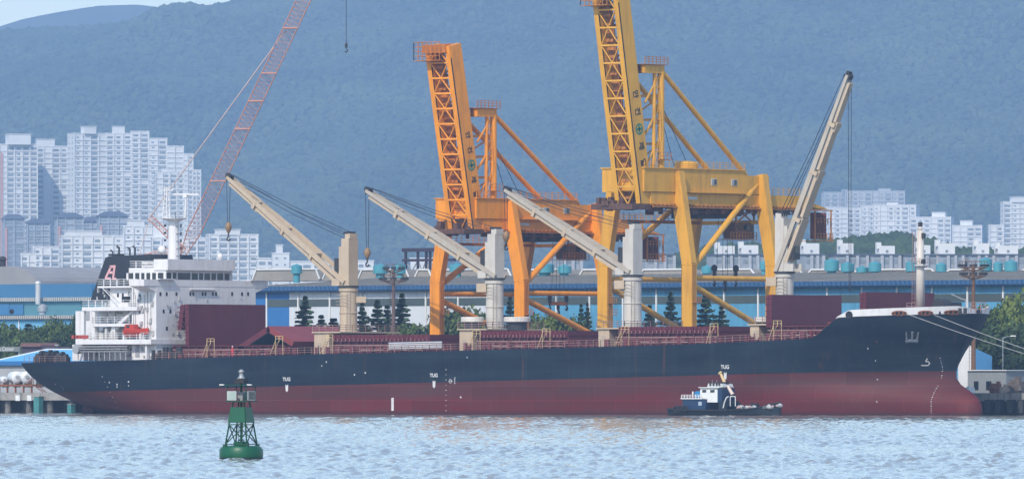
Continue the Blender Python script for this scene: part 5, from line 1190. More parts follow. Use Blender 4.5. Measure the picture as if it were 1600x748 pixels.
# --- right end: hut, lamp, fender wall
RY = 60.0; rp = lambda px, py, Y=RY: onY(px, py, Y)
hut = thing('white_blue_hut', rp(1525, 600).xy.to_3d() + UP * QZ, 'white gabled hut with one blue side wall just ahead of the bow', 'hut'); xA, xB = rp(1497, 580).x, rp(1519, 580).x; yB = onX(1550, 580, xB).y
zr1, zr2 = zat(541, V((xA, RY, 0))), zat(556, V((xB, yB, 0)))
part('gable_wall', MB().prism([(xA, RY, QZ), (xB, RY, QZ), (xB, RY, zr1 - .1), ((xA + xB) / 2, RY, zr1 + .5), (xA, RY, zr1 - .1)], (0, .2, 0)), TRIM, hut)
part('blue_wall', MB().hexa([(xA + .1, RY + .2, QZ), (xB, RY + .2, QZ), (xB, yB, QZ), (xA + .1, yB, QZ), (xA + .1, RY + .2, zr1 - .12), (xB, RY + .2, zr1 - .12), (xB, yB, zr2), (xA + .1, yB, zr2)]), M('hut_blue', (.12, .36, .62), .6, var=.05), hut, label='bright blue side wall')
anx = thing('low_white_shed', rp(1550, 600, 48).xy.to_3d() + UP * QZ, 'low pale flat roofed shed with dark openings right of the bow', 'shed'); a0, a1 = rp(1512, 590, 48).x, rp(1572, 590, 48).x
part('wall', MB().box(a0, a1, 48, 53, QZ, zat(579, V((a0, 48, 0)))), M('shed_pale', (.22, .24, .25), .7, var=.1, scale=1, dirt=(.2, .2, .18)), anx); part('roof', MB().box(a0 - .3, a1 + .3, 47.7, 53.3, zat(579, V((a0, 48, 0))) + .01, zat(577.5, V((a0, 48, 0)))), TRIM, anx)
for a, b in ((1522, 1529), (1541, 1549)): part('window', MB().box(rp(a, 590, 48).x, rp(b, 590, 48).x, 47.94, 48.02, QZ + .5, QZ + 1.9), GLASS, anx)
jk = M('stacked_gear', (.12, .10, .09), .8, var=.6, scale=1.5)
for px, w_, h_, lb, c_ in ((1515, 1.3, 1.2, 'small pale crate beside the brown mast foot', TRIM), (1556, 1.5, 2.2, 'brown winch frame between the low shed and the picture edge', RUST), (1573, 2.4, 1.4, 'heap of tan sacks on the quay near the right edge', M('sack_tan', (.38, .30, .22), .8, var=.3)), (1590, 2.6, 2.6, 'dark stack of gear at the right edge of the picture', jk)):
    c = onY(px, 600, 40); b_ = thing('quay_gear', (c.x, c.y, QZ), lb, 'gear'); part('body', MB().cbox((c.x, c.y, QZ), w_ * .7, 1.6, h_ * .7), c_, b_)
    for k in range(5): s_ = .3 + .3 * random.random(); part('bundle', MB().cbox((c.x + random.uniform(-w_, w_) / 2, c.y - .9 + random.random(), QZ + h_ * .15 * k), s_ * w_ * .6, .7, s_ * h_ * .7), c_, b_)
for px in (1546, 1562, 1580, 1597):
    c = onY(px, 625, QY - .6); f_ = thing('dock_fender', (c.x, c.y, .4), {1546: 'dark rubber fender on the quay face closest to the bow', 1562: 'second dark rubber fender on the quay face right of the bow', 1580: 'third dark rubber fender on the quay face right of the bow', 1597: 'dark rubber fender cut by the right picture edge'}[px], 'fender', 'rubber fenders right of the bow'); part('rubber', MB().cbox((c.x, c.y, .3), 1.2, .9, 2.2), tyr, f_); part('plate', MB().cbox((c.x, c.y - .5, .4), 1.0, .08, 2.0), M('fender_plate', (.05, .055, .06), .6), f_)
lp = thing('street_lamp', rp(1567, 600, 66).xy.to_3d() + UP * QZ, 'thin grey street lamp with one arm beside the trees at right', 'street lamp'); l0 = rp(1567, 600, 66); lt_ = rp(1567, 528, 66)
part('pole', MB().tube((l0.x, 66, QZ), (lt_.x, 66, lt_.z), .14, 8, .08), STEEL, lp); part('arm', MB().path([lt_, rp(1574, 525.5, 66), rp(1583, 524.5, 66)], .07, 6), STEEL, lp); e_ = rp(1583, 524.5, 66); part('lamp_head', MB().obox(e_, RT * .45, FW * .15, UP * .09), TRIM, lp)
# --- floodlight masts
def flood(px, pb, pt, Y, rx, tiers, label, col):
    b = onY(px, pb, Y); t_ = onY(px, pt, Y); m = thing('floodlight_mast', (b.x, Y, QZ), label, 'light mast', 'floodlight masts behind the ship'); mt = M('mast_' + col[0], col[1], .6, var=.2, scale=1)
    part('pole', MB().tube((b.x, Y, QZ), (b.x, Y, t_.z), .42, 10, .26), mt, m)
    part('ladder', MB().ladder((b.x - .5, Y - .2, QZ + 2), (b.x - .35, Y - .2, t_.z), (1, 0, 0), .45, .04, .6), mt, m)
    for k, (dy, r_) in enumerate(tiers):
        zt = zat(dy, b); rg = MB(); pts = [V((b.x + r_ * math.cos(a), Y + r_ * math.sin(a), zt)) for a in np.linspace(0, 2 * math.pi, 17)]; rg.path(pts, .08, 5); rg.path([p_ + UP * 1.0 for p_ in pts], .05, 4)
        for a in range(0, 16, 2): rg.tube(pts[a], (b.x, Y, zt - .6), .07, 4); rg.tube(pts[a], pts[a] + UP, .05, 4)
        part('head_ring', rg, mt, m)
        for a in range(0, 16, 2): q = pts[a] + UP * .35; part('floodlight', MB().obox(q, V((.26, 0, 0)), V((0, .2, 0)), UP * .2), DARK, m)
    return m
flood(615, 600, 424, 74, 2.0, ((422, 1.6), (438.5, 2.3)), 'brown floodlight mast with two rings of lamps before the white wall', ('brown', (.13, .085, .07)))
flood(1521, 605, 414, 50, 2.0, ((431, 2.0), (418, 2.25)), 'dark floodlight mast with basket head rising behind the bow', ('rust', (.15, .075, .035)))
# --- mooring lines from the bow
def rope(name, a, b, sag, label):
    pts = [a.lerp(b, t) - UP * (4 * sag * t * (1 - t)) for t in np.linspace(0, 1, 14)]; o = part(name, MB().path(pts, .045, 6), M('mooring_rope_pale', (.36, .36, .35), .8), None); tag(o, label, 'rope', 'bow mooring lines'); return o
p1, n1 = hull_pt(1421, 491, 15); p2, n2 = hull_pt(1459, 491, 15)
rope('mooring_rope', p1 + n1 * .2, onY(1783, 604, 4.0), .5, 'lower pale mooring rope running from the bow chock to the right'); rope('mooring_rope', p2 + n2 * .2, onY(1783, 601, 5.0), .5, 'upper pale mooring rope running from the bow chock to the right')
# ================================================================ trees by the warehouse
CONIF = foliage_mat('conifer_needles', (0.016, 0.038, 0.02), (0.055, 0.095, 0.038), 0.3)
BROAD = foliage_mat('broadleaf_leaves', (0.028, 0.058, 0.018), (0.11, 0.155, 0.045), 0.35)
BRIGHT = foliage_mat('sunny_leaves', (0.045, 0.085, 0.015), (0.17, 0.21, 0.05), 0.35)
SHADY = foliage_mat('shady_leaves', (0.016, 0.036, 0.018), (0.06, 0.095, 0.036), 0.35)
BARK = M('bark', (.10, .07, .05), .9, var=.3, scale=2)
def conifer_mesh(seed):
    r = np.random.default_rng(seed); vs = []; fs = []
    nl = 19
    for k in range(nl):
        h = .12 + .86 * k / (nl - 1); rad = .27 * (1 - h) ** 1.15 * r.uniform(.6, 1.25) + .003; nb = 8 if k < 13 else 6; ph = r.uniform(0, 6.28)
        for b in range(nb):
            a = ph + 6.283 * b / nb + r.normal(0, .15); L_ = rad * r.uniform(.65, 1.2); d = np.array([math.cos(a), math.sin(a), 0]); sd = np.array([-d[1], d[0], 0]); base = np.array([0, 0, h])
            ns = 7
            for s in range(ns):
                t = (s + .6) / ns; c = base + d * L_ * t + np.array([0, 0, -.16 * L_ * t + .24 * L_ * t * t - .25 * L_ * t * (1 - h)]); w_ = .024 * (1.2 - t * .6) * (.35 + .65 * (1 - h) ** .5) * r.uniform(.7, 1.3)
                for q in range(3):
                    off = np.array([r.normal(0, .014) * (1.05 - h), r.normal(0, .014) * (1.05 - h), r.normal(-.006, .007)]); u = d * r.uniform(.4, 1) + sd * r.uniform(-.8, .8); u = u / np.linalg.norm(u) * w_ ; v = np.cross(u, [r.normal(0, .3), r.normal(0, .3), 1]) * .45 + np.array([0, 0, r.normal(-.006, .004)])
                    o = len(vs); vs += [c + off - u - v, c + off + u - v, c + off + u + v, c + off - u + v]; fs.append((o, o + 1, o + 2, o + 3))
    return np.array(vs), np.array(fs)
def broad_mesh(seed, n=4200, lobes=13, flat=1.0):
    r = np.random.default_rng(seed); vs = []; fs = []
    L = [(np.array([r.normal(0, .2), r.normal(0, .2), r.uniform(.38, .8)]), r.uniform(.13, .26)) for _ in range(lobes)] + [(np.array([0, 0, .55]), .33)]
    for i in range(n):
        c, rad = L[i % len(L)]; d = r.normal(0, 1, 3); d /= np.linalg.norm(d); p = c + d * rad * r.uniform(.55, 1.08) * np.array([1.15, 1.15, .85])
        if p[2] < .1: p[2] = .1 + r.uniform(0, .1)
        u = r.normal(0, 1, 3); u /= np.linalg.norm(u); v = np.cross(u, d + r.normal(0, .5, 3)); v /= (np.linalg.norm(v) + 1e-6); s = r.uniform(.014, .032)
        o = len(vs); vs += [p - u * s - v * s * .6, p + u * s - v * s * .6, p + u * s + v * s * .6, p - u * s + v * s * .6]; fs.append((o, o + 1, o + 2, o + 3))
    return np.array(vs), np.array(fs)
CM = [np_mesh('crown', *conifer_mesh(s), CONIF) for s in (1, 2, 3)]
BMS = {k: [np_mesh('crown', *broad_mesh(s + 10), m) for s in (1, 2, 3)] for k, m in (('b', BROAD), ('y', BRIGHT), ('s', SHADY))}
tk = MB(); tk.tube((0, 0, 0), (0, 0, .95), .022, 7, .004)
CT = tk.mesh('trunk', BARK); tk = MB(); tk.tube((0, 0, 0), (.01, 0, .35), .035, 7, .025)
for a in range(6): t_ = a * 1.05; tk.tube((.01, 0, .33), (.2 * math.cos(t_), .2 * math.sin(t_), .62 + .1 * (a % 3)), .018, 5, .005)
BT = tk.mesh('trunk', BARK)
def tree(kind, px, pyt, pyb, Y, wpx, label, name, group=None):
    b = onY(px, pyb, Y); zt = zat(pyt, b); zb = QZ; H = zt - zb; s = F / (b - CAM).dot(FW); o = thing(name, (b.x, Y, zb), label, 'tree', group); rz = random.uniform(0, 6.28)
    W = wpx / s
    if kind == 'c': me = random.choice(CM); k = W / (.54 * ((522 - pyt) / (600 - pyt)) ** 1.15 * .8); share('crown', me, None, o, (b.x, Y, zb), rz, (k, k, H)); share('trunk', CT, None, o, (b.x, Y, zb), rz, (H, H, H))
    else: me = random.choice(BMS[kind]); k = W / .74; share('crown', me, None, o, (b.x, Y, zb - H * .05), rz, (k, k, H * 1.12)); share('trunk', BT, None, o, (b.x, Y, zb), rz, (k, k, H))
    return o
cg = 'pointed conifers before the warehouse wall'
for px, t_, w_, Y, lb in ((477, 462, 48, 104, 'dark pointed conifer left of the first deck crane, tallest against the white wall'), (502, 492, 30, 100, 'small young conifer right beside the tallest conifer at the white wall'), (521, 497, 34, 103, 'short bushy conifer hugging the left side of the first crane pedestal'),
    (566, 472, 34, 104, 'conifer peeking out right of the first crane pedestal'), (590, 468, 44, 100, 'dark conifer left of the brown floodlight mast'), (605, 476, 40, 106, 'conifer directly left behind the brown floodlight mast'), (628, 458, 50, 102, 'tallest dark conifer just right of the brown floodlight mast'),
    (797, 462, 34, 104, 'dark conifer between the second pedestal and the orange leg'), (908, 474, 22, 104, 'left one of the twin narrow conifers before the blue wall'), (918, 472, 22, 106, 'right one of the twin narrow conifers before the blue wall'),
    (1015, 476, 34, 104, 'conifer right of the third crane pedestal'), (1048, 455, 40, 103, 'tall conifer left of the yellow front leg'), (1103, 450, 46, 105, 'broad dark conifer right of the yellow front leg'), (1128, 470, 30, 103, 'conifer under the lower yellow brace'), (1018, 500, 26, 99, 'low conifer beside the lower brace of the yellow crane')):
    tree('c', px, t_, 600, Y, w_, lb, 'conifer', cg)
bg_ = 'leafy trees before the warehouse wall'
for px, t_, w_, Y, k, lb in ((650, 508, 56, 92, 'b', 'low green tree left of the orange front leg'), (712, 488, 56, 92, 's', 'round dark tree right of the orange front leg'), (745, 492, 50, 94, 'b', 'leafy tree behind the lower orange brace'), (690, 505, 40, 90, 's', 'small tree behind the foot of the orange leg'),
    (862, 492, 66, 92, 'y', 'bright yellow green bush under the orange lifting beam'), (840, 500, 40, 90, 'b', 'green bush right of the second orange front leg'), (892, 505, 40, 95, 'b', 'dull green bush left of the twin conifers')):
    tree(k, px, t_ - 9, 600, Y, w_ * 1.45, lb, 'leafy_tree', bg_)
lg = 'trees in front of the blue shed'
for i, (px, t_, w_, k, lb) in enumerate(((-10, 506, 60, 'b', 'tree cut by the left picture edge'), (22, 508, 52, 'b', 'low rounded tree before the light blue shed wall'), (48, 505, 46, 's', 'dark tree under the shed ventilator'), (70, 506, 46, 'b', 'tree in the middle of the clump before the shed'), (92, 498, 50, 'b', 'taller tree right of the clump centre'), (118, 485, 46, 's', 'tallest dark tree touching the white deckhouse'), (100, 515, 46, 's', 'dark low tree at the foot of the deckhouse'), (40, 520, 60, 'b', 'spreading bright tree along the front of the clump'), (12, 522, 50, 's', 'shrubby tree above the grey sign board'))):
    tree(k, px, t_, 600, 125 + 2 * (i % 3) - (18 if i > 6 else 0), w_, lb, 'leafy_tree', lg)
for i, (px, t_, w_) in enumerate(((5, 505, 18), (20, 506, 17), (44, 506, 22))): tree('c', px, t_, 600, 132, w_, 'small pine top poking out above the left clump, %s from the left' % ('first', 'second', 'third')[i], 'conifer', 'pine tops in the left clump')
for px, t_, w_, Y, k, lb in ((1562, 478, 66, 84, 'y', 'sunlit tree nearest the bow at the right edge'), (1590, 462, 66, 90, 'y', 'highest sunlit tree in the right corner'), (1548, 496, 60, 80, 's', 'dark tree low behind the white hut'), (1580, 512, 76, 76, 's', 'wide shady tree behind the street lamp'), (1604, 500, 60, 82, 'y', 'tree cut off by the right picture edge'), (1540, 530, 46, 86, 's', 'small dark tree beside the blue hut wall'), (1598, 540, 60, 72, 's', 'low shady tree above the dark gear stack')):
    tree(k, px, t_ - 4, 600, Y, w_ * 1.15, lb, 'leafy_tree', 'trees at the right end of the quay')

# ================================================================ town
UPB = M('hillside_shaded_render', (.43, .46, .50), .7, var=.05, scale=.02); TW = M('tower_white_render', (.62, .64, .66), .7, var=.04, scale=.02); TSH = M('tower_bay_grey', (.30, .34, .39), .7, var=.06, scale=.02); TGL = M('tower_glass', (.21, .25, .29), .3, var=.3, scale=.2)  # shade on the upper hillside blocks is put into their grey render
PINK = M('tower_pink_stripe', (.55, .30, .28), .7); TRF = M('flat_roof_dark', (.08, .10, .14), .7, var=.1, scale=.05); RW = M('house_white', (.66, .67, .68), .7, var=.05, scale=.05); SHD = M('midrise_shaded', (.34, .38, .43), .7, var=.05, scale=.03)  # mid-rise blue-grey has the shade of their fronts painted in
def block(name, px0, px1, pyt, dep, yaw, label, cat, floors=None, bay=4.2, side=.45, wall=TW, boxes=(), group=None, roof=None, pil=True, zbase=None, fl=2.85, stripe=None, gl=.55):
    """slab block: a front turned by yaw and a left end wall; px0..px1 is what shows of both"""
    dep = dep * 1.5; fl = fl * 1.45; bay = bay * 1.5; s = F / dep; Wt = (px1 - px0) / s; u = RT * math.cos(yaw) + FW * math.sin(yaw); nf = -FW * math.cos(yaw) + RT * math.sin(yaw)
    dpt = Wt * side; wd = (Wt - dpt * abs(math.sin(yaw))) / math.cos(yaw)
    a0 = (px0 - 800) / s; zt = CH + (HY - pyt) / s; ac = (px0 + px1) / 2; zb = (float(height((ac - 800) / s, dep)) - 4) if zbase is None else zbase
    p0 = adz(a0, dep, 0) + (V((0, 0, 0)) if yaw > 0 else V((0, 0, 0))); bk = -nf * dpt
    if yaw > 0: p0 = adz(a0 + dpt * math.sin(yaw), dep, 0)            # near corner; the end wall runs back to the left
    o = thing(name, adz(a0 + Wt / 2, dep, zb), label, cat, group); Z0 = UP * zb; Z1 = UP * zt; A, Bq = p0, p0 + u * wd
    part('wall', MB().hexa([A + Z0, Bq + Z0, Bq + bk + Z0, A + bk + Z0, A + Z1, Bq + Z1, Bq + bk + Z1, A + bk + Z1]), wall, o)
    nb = max(2, round(wd / bay)); nfz = int((zt - max(zb, zt - 145)) / fl); w_ = MB(); sl_ = MB(); pi_ = MB(); bw = wd / nb
    rnd = random.Random(int(px0 * 7 + px1)); kinds = [rnd.choice(((.36, .24), (.28, .2), (.36, .24), (.14, .13), (.22, .2), (0, 0))) for _ in range(nb)]
    for f_ in range(nfz):
        z = zt - 1.1 - f_ * fl
        for b in range(nb):
            k, hh = kinds[b]
            if k == 0 or rnd.random() < .04: continue
            c = A + u * (bw * (b + .5 + rnd.uniform(-.03, .03))) + nf * .06
            w_.obox(c + UP * (z - fl * .42), u * (bw * k * rnd.uniform(.85, 1.05)), nf * .08, UP * (fl * hh))
        nbs = max(1, round(dpt / 7))
        for b in range(nbs): c = A + bk * ((b + .5) / nbs) - u * .06; w_.obox(c + UP * (z - fl * .42), nf * .7, u * .08, UP * (fl * .2))
        if pil: sl_.obox(A + u * (wd / 2) + nf * .25 + UP * (z - fl * .92), u * (wd / 2), nf * .3, UP * .16)
    tag(part('windows', w_, TGL, o), kind='stuff')
    if pil:
        tag(part('balcony_slabs', sl_, wall, o), kind='stuff')
        for b in range(nb + 1): pi_.obox(A + u * min(max(bw * b, .25), wd - .25) + nf * .45 + UP * ((zt + zb) / 2), u * .32, nf * .5, UP * ((zt - zb) / 2 - .02))
        tag(part('pilasters', pi_, wall, o), kind='stuff')
    if stripe: part('stripe', MB().obox(A + u * stripe + nf * .95 + UP * ((zt + zb) / 2 - 2), u * .8, nf * .06, UP * ((zt - zb) / 2 - 4)), PINK, o)
    if roof == 'hip':
        e = 1.2; q = [A - u * e + nf * e + Z1, Bq + u * e + nf * e + Z1, Bq + u * e + bk - nf * e + Z1, A - u * e + bk - nf * e + Z1]; c = A + u * (wd / 2) + bk * .5 + Z1 + UP * 3.6
        part('roof', MB().hexa(q + [c - u * wd * .28, c + u * wd * .28, c + u * wd * .28 + bk * .02, c - u * wd * .28 + bk * .02]), TRF, o)
    else:
        part('parapet', MB().hexa([p + Z1 + q for q in (UP * 0,) for p in (A + nf * .3 - u * .3, Bq + nf * .3 + u * .3, Bq + bk + u * .3, A + bk - u * .3)] + [p + Z1 + UP * .7 for p in (A + nf * .3 - u * .3, Bq + nf * .3 + u * .3, Bq + bk + u * .3, A + bk - u * .3)]), wall, o)
    for (b0, b1, bt) in boxes:
        c0 = adz((b0 - 800) / s, dep, 0); c1 = adz((b1 - 800) / s, dep, 0); hb = CH + (HY - bt) / s; m = (c0 + c1) / 2 - nf * (dpt * .5); hw = (c1 - c0).length / 2
        rb = part('roof_house', MB().obox(m + UP * ((zt + hb) / 2), u * hw, nf * min(dpt * .4, hw), UP * ((hb - zt) / 2)), wall, o)
        part('roof_cap', MB().obox(m + UP * (hb + .25), u * (hw + .4), nf * (min(dpt * .4, hw) + .4), UP * .24), wall, rb)
    return o
tg = 'pale apartment towers behind the deckhouse'
T = lambda *a, **k: block('apartment_tower', *a, cat='apartment block', group=tg, **k)
T(-34, 58, 226, 4850, R(12), 'pale tower at the left edge with a wide roof house', boxes=((14, 49, 210),), stripe=14)
T(52, 106, 229, 4880, R(10), 'pale tower second from the left with a low roof house', boxes=((58, 86, 218),))
T(104, 166, 209, 4830, R(22), 'broad tall tower third from the left with a cube on top', boxes=((134, 153, 198),), side=.5)
T(162, 206, 209, 4900, R(6), 'tallest tower in the middle with a cube on top', boxes=((176, 195, 198),))
T(203, 233, 206, 4960, R(6), 'narrow tower right of the tallest one')
T(230, 261, 217, 5020, R(6), 'tower one step lower in the staircase of towers')
T(257, 287, 229, 5080, R(6), 'tower two steps lower in the staircase of towers')
T(284, 302, 241, 5140, R(6), 'slim tower three steps lower in the staircase of towers')
T(300, 314, 266, 5180, R(6), 'slimmest lowest tower at the right end of the cluster')
T(240, 288, 269, 4760, R(8), 'shorter tower standing in front of the staircase of towers', boxes=((254, 262, 264),))
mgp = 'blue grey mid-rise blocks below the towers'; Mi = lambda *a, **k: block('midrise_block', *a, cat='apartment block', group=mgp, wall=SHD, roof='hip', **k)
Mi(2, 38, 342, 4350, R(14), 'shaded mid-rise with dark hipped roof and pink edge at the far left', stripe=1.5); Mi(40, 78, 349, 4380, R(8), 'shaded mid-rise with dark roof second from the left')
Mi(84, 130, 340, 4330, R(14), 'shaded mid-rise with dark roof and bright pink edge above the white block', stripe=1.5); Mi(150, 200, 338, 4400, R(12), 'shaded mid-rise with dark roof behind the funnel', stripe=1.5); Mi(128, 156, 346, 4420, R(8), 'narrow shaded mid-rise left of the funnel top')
wg_ = 'white mid-rise blocks behind the ship stern'; Wb = lambda *a, **k: block('white_block', *a, cat='apartment block', group=wg_, wall=RW, **k)
Wb(90, 192, 369, 3950, R(8), 'wide white block left behind the funnel', boxes=((104, 160, 361),)); Wb(48, 93, 386, 4000, R(10), 'white block lower than its right neighbour, left of the wide white block'); Wb(31, 56, 397, 3960, R(10), 'lowest small white block at left above the blue shed')
Wb(190, 238, 354, 4080, R(8), 'white block with tiered top behind the funnel pipes', boxes=((200, 226, 345),)); Wb(234, 322, 372, 4020, R(6), 'white block behind the radar mast', boxes=((240, 262, 352),)); Wb(320, 403, 367, 4000, R(10), 'white block right of the salmon boom with a roof house', boxes=((340, 376, 359),))
Wb(400, 432, 404, 3900, R(8), 'low white block above the right end of the deckhouse', pil=False); Wb(424, 452, 396, 3880, R(8), 'low white house with a cube on its roof', boxes=((432, 442, 383),), pil=False); Wb(452, 520, 409, 3860, R(5), 'low white row of houses left of the first deck crane', pil=False); Wb(556, 584, 408, 3900, R(5), 'low white house between the first crane and the second hook', pil=False); Wb(640, 692, 404, 3900, R(5), 'low white building behind the dark steel frame', pil=False)
rg_ = 'white apartment blocks on the right hillside'; Rb = lambda *a, **k: block('hillside_block', *a, cat='apartment block', group=rg_, **k)
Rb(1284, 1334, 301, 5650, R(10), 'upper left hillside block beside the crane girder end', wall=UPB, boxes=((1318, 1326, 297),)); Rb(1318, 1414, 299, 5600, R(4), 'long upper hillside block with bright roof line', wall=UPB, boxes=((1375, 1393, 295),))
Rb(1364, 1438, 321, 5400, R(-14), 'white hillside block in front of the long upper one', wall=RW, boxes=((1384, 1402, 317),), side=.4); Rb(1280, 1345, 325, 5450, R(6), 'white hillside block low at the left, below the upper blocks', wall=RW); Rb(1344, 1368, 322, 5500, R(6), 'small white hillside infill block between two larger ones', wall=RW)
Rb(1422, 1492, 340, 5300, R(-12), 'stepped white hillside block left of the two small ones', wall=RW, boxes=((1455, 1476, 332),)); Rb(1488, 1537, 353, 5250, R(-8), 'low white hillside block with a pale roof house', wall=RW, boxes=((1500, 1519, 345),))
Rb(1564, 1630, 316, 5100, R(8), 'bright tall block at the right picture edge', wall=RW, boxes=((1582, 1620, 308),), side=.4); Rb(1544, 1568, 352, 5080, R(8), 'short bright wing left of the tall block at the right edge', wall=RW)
hg_ = 'flat roofed row houses with roof boxes'; 
def rowhouse(px0, px1, bx0, bx1, bt, label):
    dep = 3150; s = F / dep; o = thing('row_house', adz(((px0 + px1) / 2 - 800) / s, dep, 5), label, 'house', hg_); zt = CH + (HY - 399) / s; c = adz(((px0 + px1) / 2 - 800) / s, dep, 0); hw = (px1 - px0) / 2 / s; yw = R(14); u = RT * math.cos(yw) + FW * math.sin(yw); nf = -FW * math.cos(yw) + RT * math.sin(yw)
    part('wall', MB().obox(c + UP * (zt / 2 + 1), u * hw * .94, nf * 5, UP * (zt / 2 - 1)), M('rowhouse_grey', (.30, .33, .37), .7, var=.05, scale=.1), o); part('roof', MB().obox(c + UP * (zt + .2), u * hw, nf * 5.6, UP * .25), TRF, o)
    cb = adz(((bx0 + bx1) / 2 - 800) / s, dep, 0); bw = (bx1 - bx0) / 2 / s; zb = CH + (HY - bt) / s; rb = part('roof_box', MB().obox(cb + UP * ((zt + zb) / 2 + .2), u * bw * .9, nf * 2.4, UP * ((zb - zt) / 2)), RW, o); part('box_window', MB().obox(cb + nf * 2.42 + UP * (zt + 1.4), u * .45, nf * .05, UP * .45), TGL, rb); part('water_tank', MB().obox(cb - u * bw * .9 + nf * 1.2 + UP * (zb + .3), u * .8, nf * .8, UP * 1.1), RW, rb)
    for k in range(3):
        q = c + u * hw * (-.6 + .6 * k) + nf * 5.05; part('window', MB().obox(q + UP * (zt - 2.0), u * hw * .2, nf * .05, UP * .8), TGL, o); part('pier', MB().obox(q + u * hw * .3 + nf * .3 + UP * (zt / 2 + 1), u * .5, nf * .5, UP * (zt / 2 - 1.1)), M('rowhouse_pier', (.38, .40, .44), .7), o)
for i, a in enumerate(((1108, 1152, 1117, 1147, 385, 'row house with tank seen under the yellow girder, left of the hooks'), (1150, 1192, 1154, 1184, 384, 'row house seen just left of the yellow landside leg'), (1250, 1282, 1251, 1279, 381, 'row house right of the fourth deck crane'), (1298, 1352, 1309, 1332, 381, 'row house under the hanging hoist ropes'), (1354, 1402, 1369, 1397, 385, 'row house between the hoist ropes and the foremast'), (1405, 1462, 1430, 1452, 384, 'row house directly behind the foremast'), (1460, 1500, 1461, 1491, 381, 'row house right of the foremast'), (1508, 1548, 1521, 1544, 381, 'row house above the floodlight basket'), (1549, 1598, 1554, 1590, 385, 'last row house at the right edge'), (860, 905, 868, 890, 402, 'row house seen under the orange girder'), (1000, 1050, 1020, 1040, 398, 'row house seen between the yellow front legs'))): rowhouse(*a)

# ================================================================ work boat alongside
WBY = -7.0; bp_ = lambda px, py, Y=WBY: onY(px + 11, py, Y)
wb = thing('workboat', bp_(1130, 648), 'small black hulled workboat with white wheelhouse alongside the red hull', 'boat'); bz = lambda py: zat(py, bp_(1130, 648))
BH = M('boat_black_hull', (.008, .014, .022), .5, var=.3, scale=1); BB = M('boat_dark_blue', (.012, .035, .085), .5, var=.2, scale=1)
h_ = MB(); sec = []
for px, hbw, pt in ((1041, 1.4, 637), (1046, 2.3, 637.5), (1070, 2.7, 639), (1120, 2.8, 639.5), (1165, 2.7, 638.5), (1186, 2.2, 635.5), (1200, 1.3, 631), (1209, .15, 627)):
    x = bp_(px, 640).x; zt = bz(pt); sec.append([(x, WBY - hbw, zt), (x, WBY - hbw * .92, .3), (x, WBY - hbw * .6, -.8), (x, WBY + hbw * .6, -.8), (x, WBY + hbw * .92, .3), (x, WBY + hbw, zt)])
for a, b in zip(sec[:-1], sec[1:]):
    for k in range(6): h_.poly([a[k], a[(k + 1) % 6], b[(k + 1) % 6], b[k]])
h_.poly(sec[0][::-1]); h_.poly(sec[-1]); part('hull', h_, BH, wb)
rub = MB().path([V(s[0]) + V((0, -.08, -.12)) for s in sec], .13, 6); part('rubbing_strake', rub, tyr, wb)
for px in (1046, 1052, 1059): c = bp_(px, 639, WBY - 2.6); ty_ = MB(); ty_.path([V((c.x + .45 * math.cos(t), c.y, c.z + .45 * math.sin(t))) for t in np.linspace(0, 6.283, 13)], .18, 6); part('tyre_fender', ty_, tyr, wb)
bx_ = lambda a, b, t, bt, y0, y1: MB().box(bp_(a, 640).x, bp_(b, 640).x, WBY + y0, WBY + y1, bz(bt), bz(t))
lh = part('deckhouse', bx_(1068, 1104, 623, 641, -2.0, 2.0), BB, wb); part('porthole', bx_(1093, 1098, 627, 633, -2.06, -1.95), M('boat_pale_frame', (.35, .42, .5), .5), lh)
part('upper_deck', bx_(1066, 1100, 621.5, 623, -2.2, 2.2), TRIM, wb); rr_ = MB().rail([(bp_(1067, 640).x, WBY - 2.1, bz(621.5)), (bp_(1098, 640).x, WBY - 2.1, bz(621.5))], .5, .6, .05, 2); part('upper_rail', rr_, TRIM, wb)
tb = MB(); c = bp_(1084, 640); tb.tube((bp_(1077, 640).x, WBY, bz(615.5)), (bp_(1091, 640).x, WBY, bz(615.5)), .5, 14); tb.box(bp_(1077.5, 640).x, bp_(1090.5, 640).x, WBY - .49, WBY + .49, bz(621), bz(616)); part('blue_tank', tb, M('boat_tank_blue', (.02, .16, .34), .4), wb)
wh2 = part('wheelhouse', bx_(1093, 1120, 605.5, 628, -1.6, 1.6), TRIM, wb); part('front_wall', bx_(1120.05, 1127, 607, 628, -1.6, 1.6), BB, wb); part('roof', bx_(1092, 1124, 604.3, 605.4, -1.9, 1.9), TRIM, wb)
for a, b in ((1096.5, 1102.5), (1109, 1115.5)): part('window', bx_(a, b, 608.5, 612.5, -1.66, -1.55), GLASS, wh2)
fb_ = MB(); fb_.prism([bp_(1094, 604.2, WBY - 1.3), bp_(1095.5, 598.5, WBY - 1.3), bp_(1117, 599, WBY - 1.3), bp_(1119, 604.2, WBY - 1.3)], (0, 2.6, 0)); part('flying_bridge', fb_, M('boat_offwhite', (.5, .52, .52), .6), wb)
for px in (1099, 1104, 1109, 1113): c = bp_(px, 600, WBY - 1.35); part('fitting', MB().cbox((c.x, c.y, c.z - .2), .3, .2, .5), DARK, wb)
am = MB(); am.tube(bp_(1122, 599), bp_(1115, 583), .26, 10, .2); am.tube(bp_(1115, 583), bp_(1114, 581.5), .34, 10); part('crane_arm', am, M('boat_arm_ochre', (.58, .42, .20), .5), wb)
part('arm_joint', MB().cbox((bp_(1122, 601).x, WBY, bz(603.5)), .9, .8, .75), DARK, wb); am = MB(); am.tube(bp_(1126, 603), bp_(1134, 616), .24, 10, .3); part('crane_arm', am, M('boat_arm_pale', (.58, .48, .42), .5), wb)
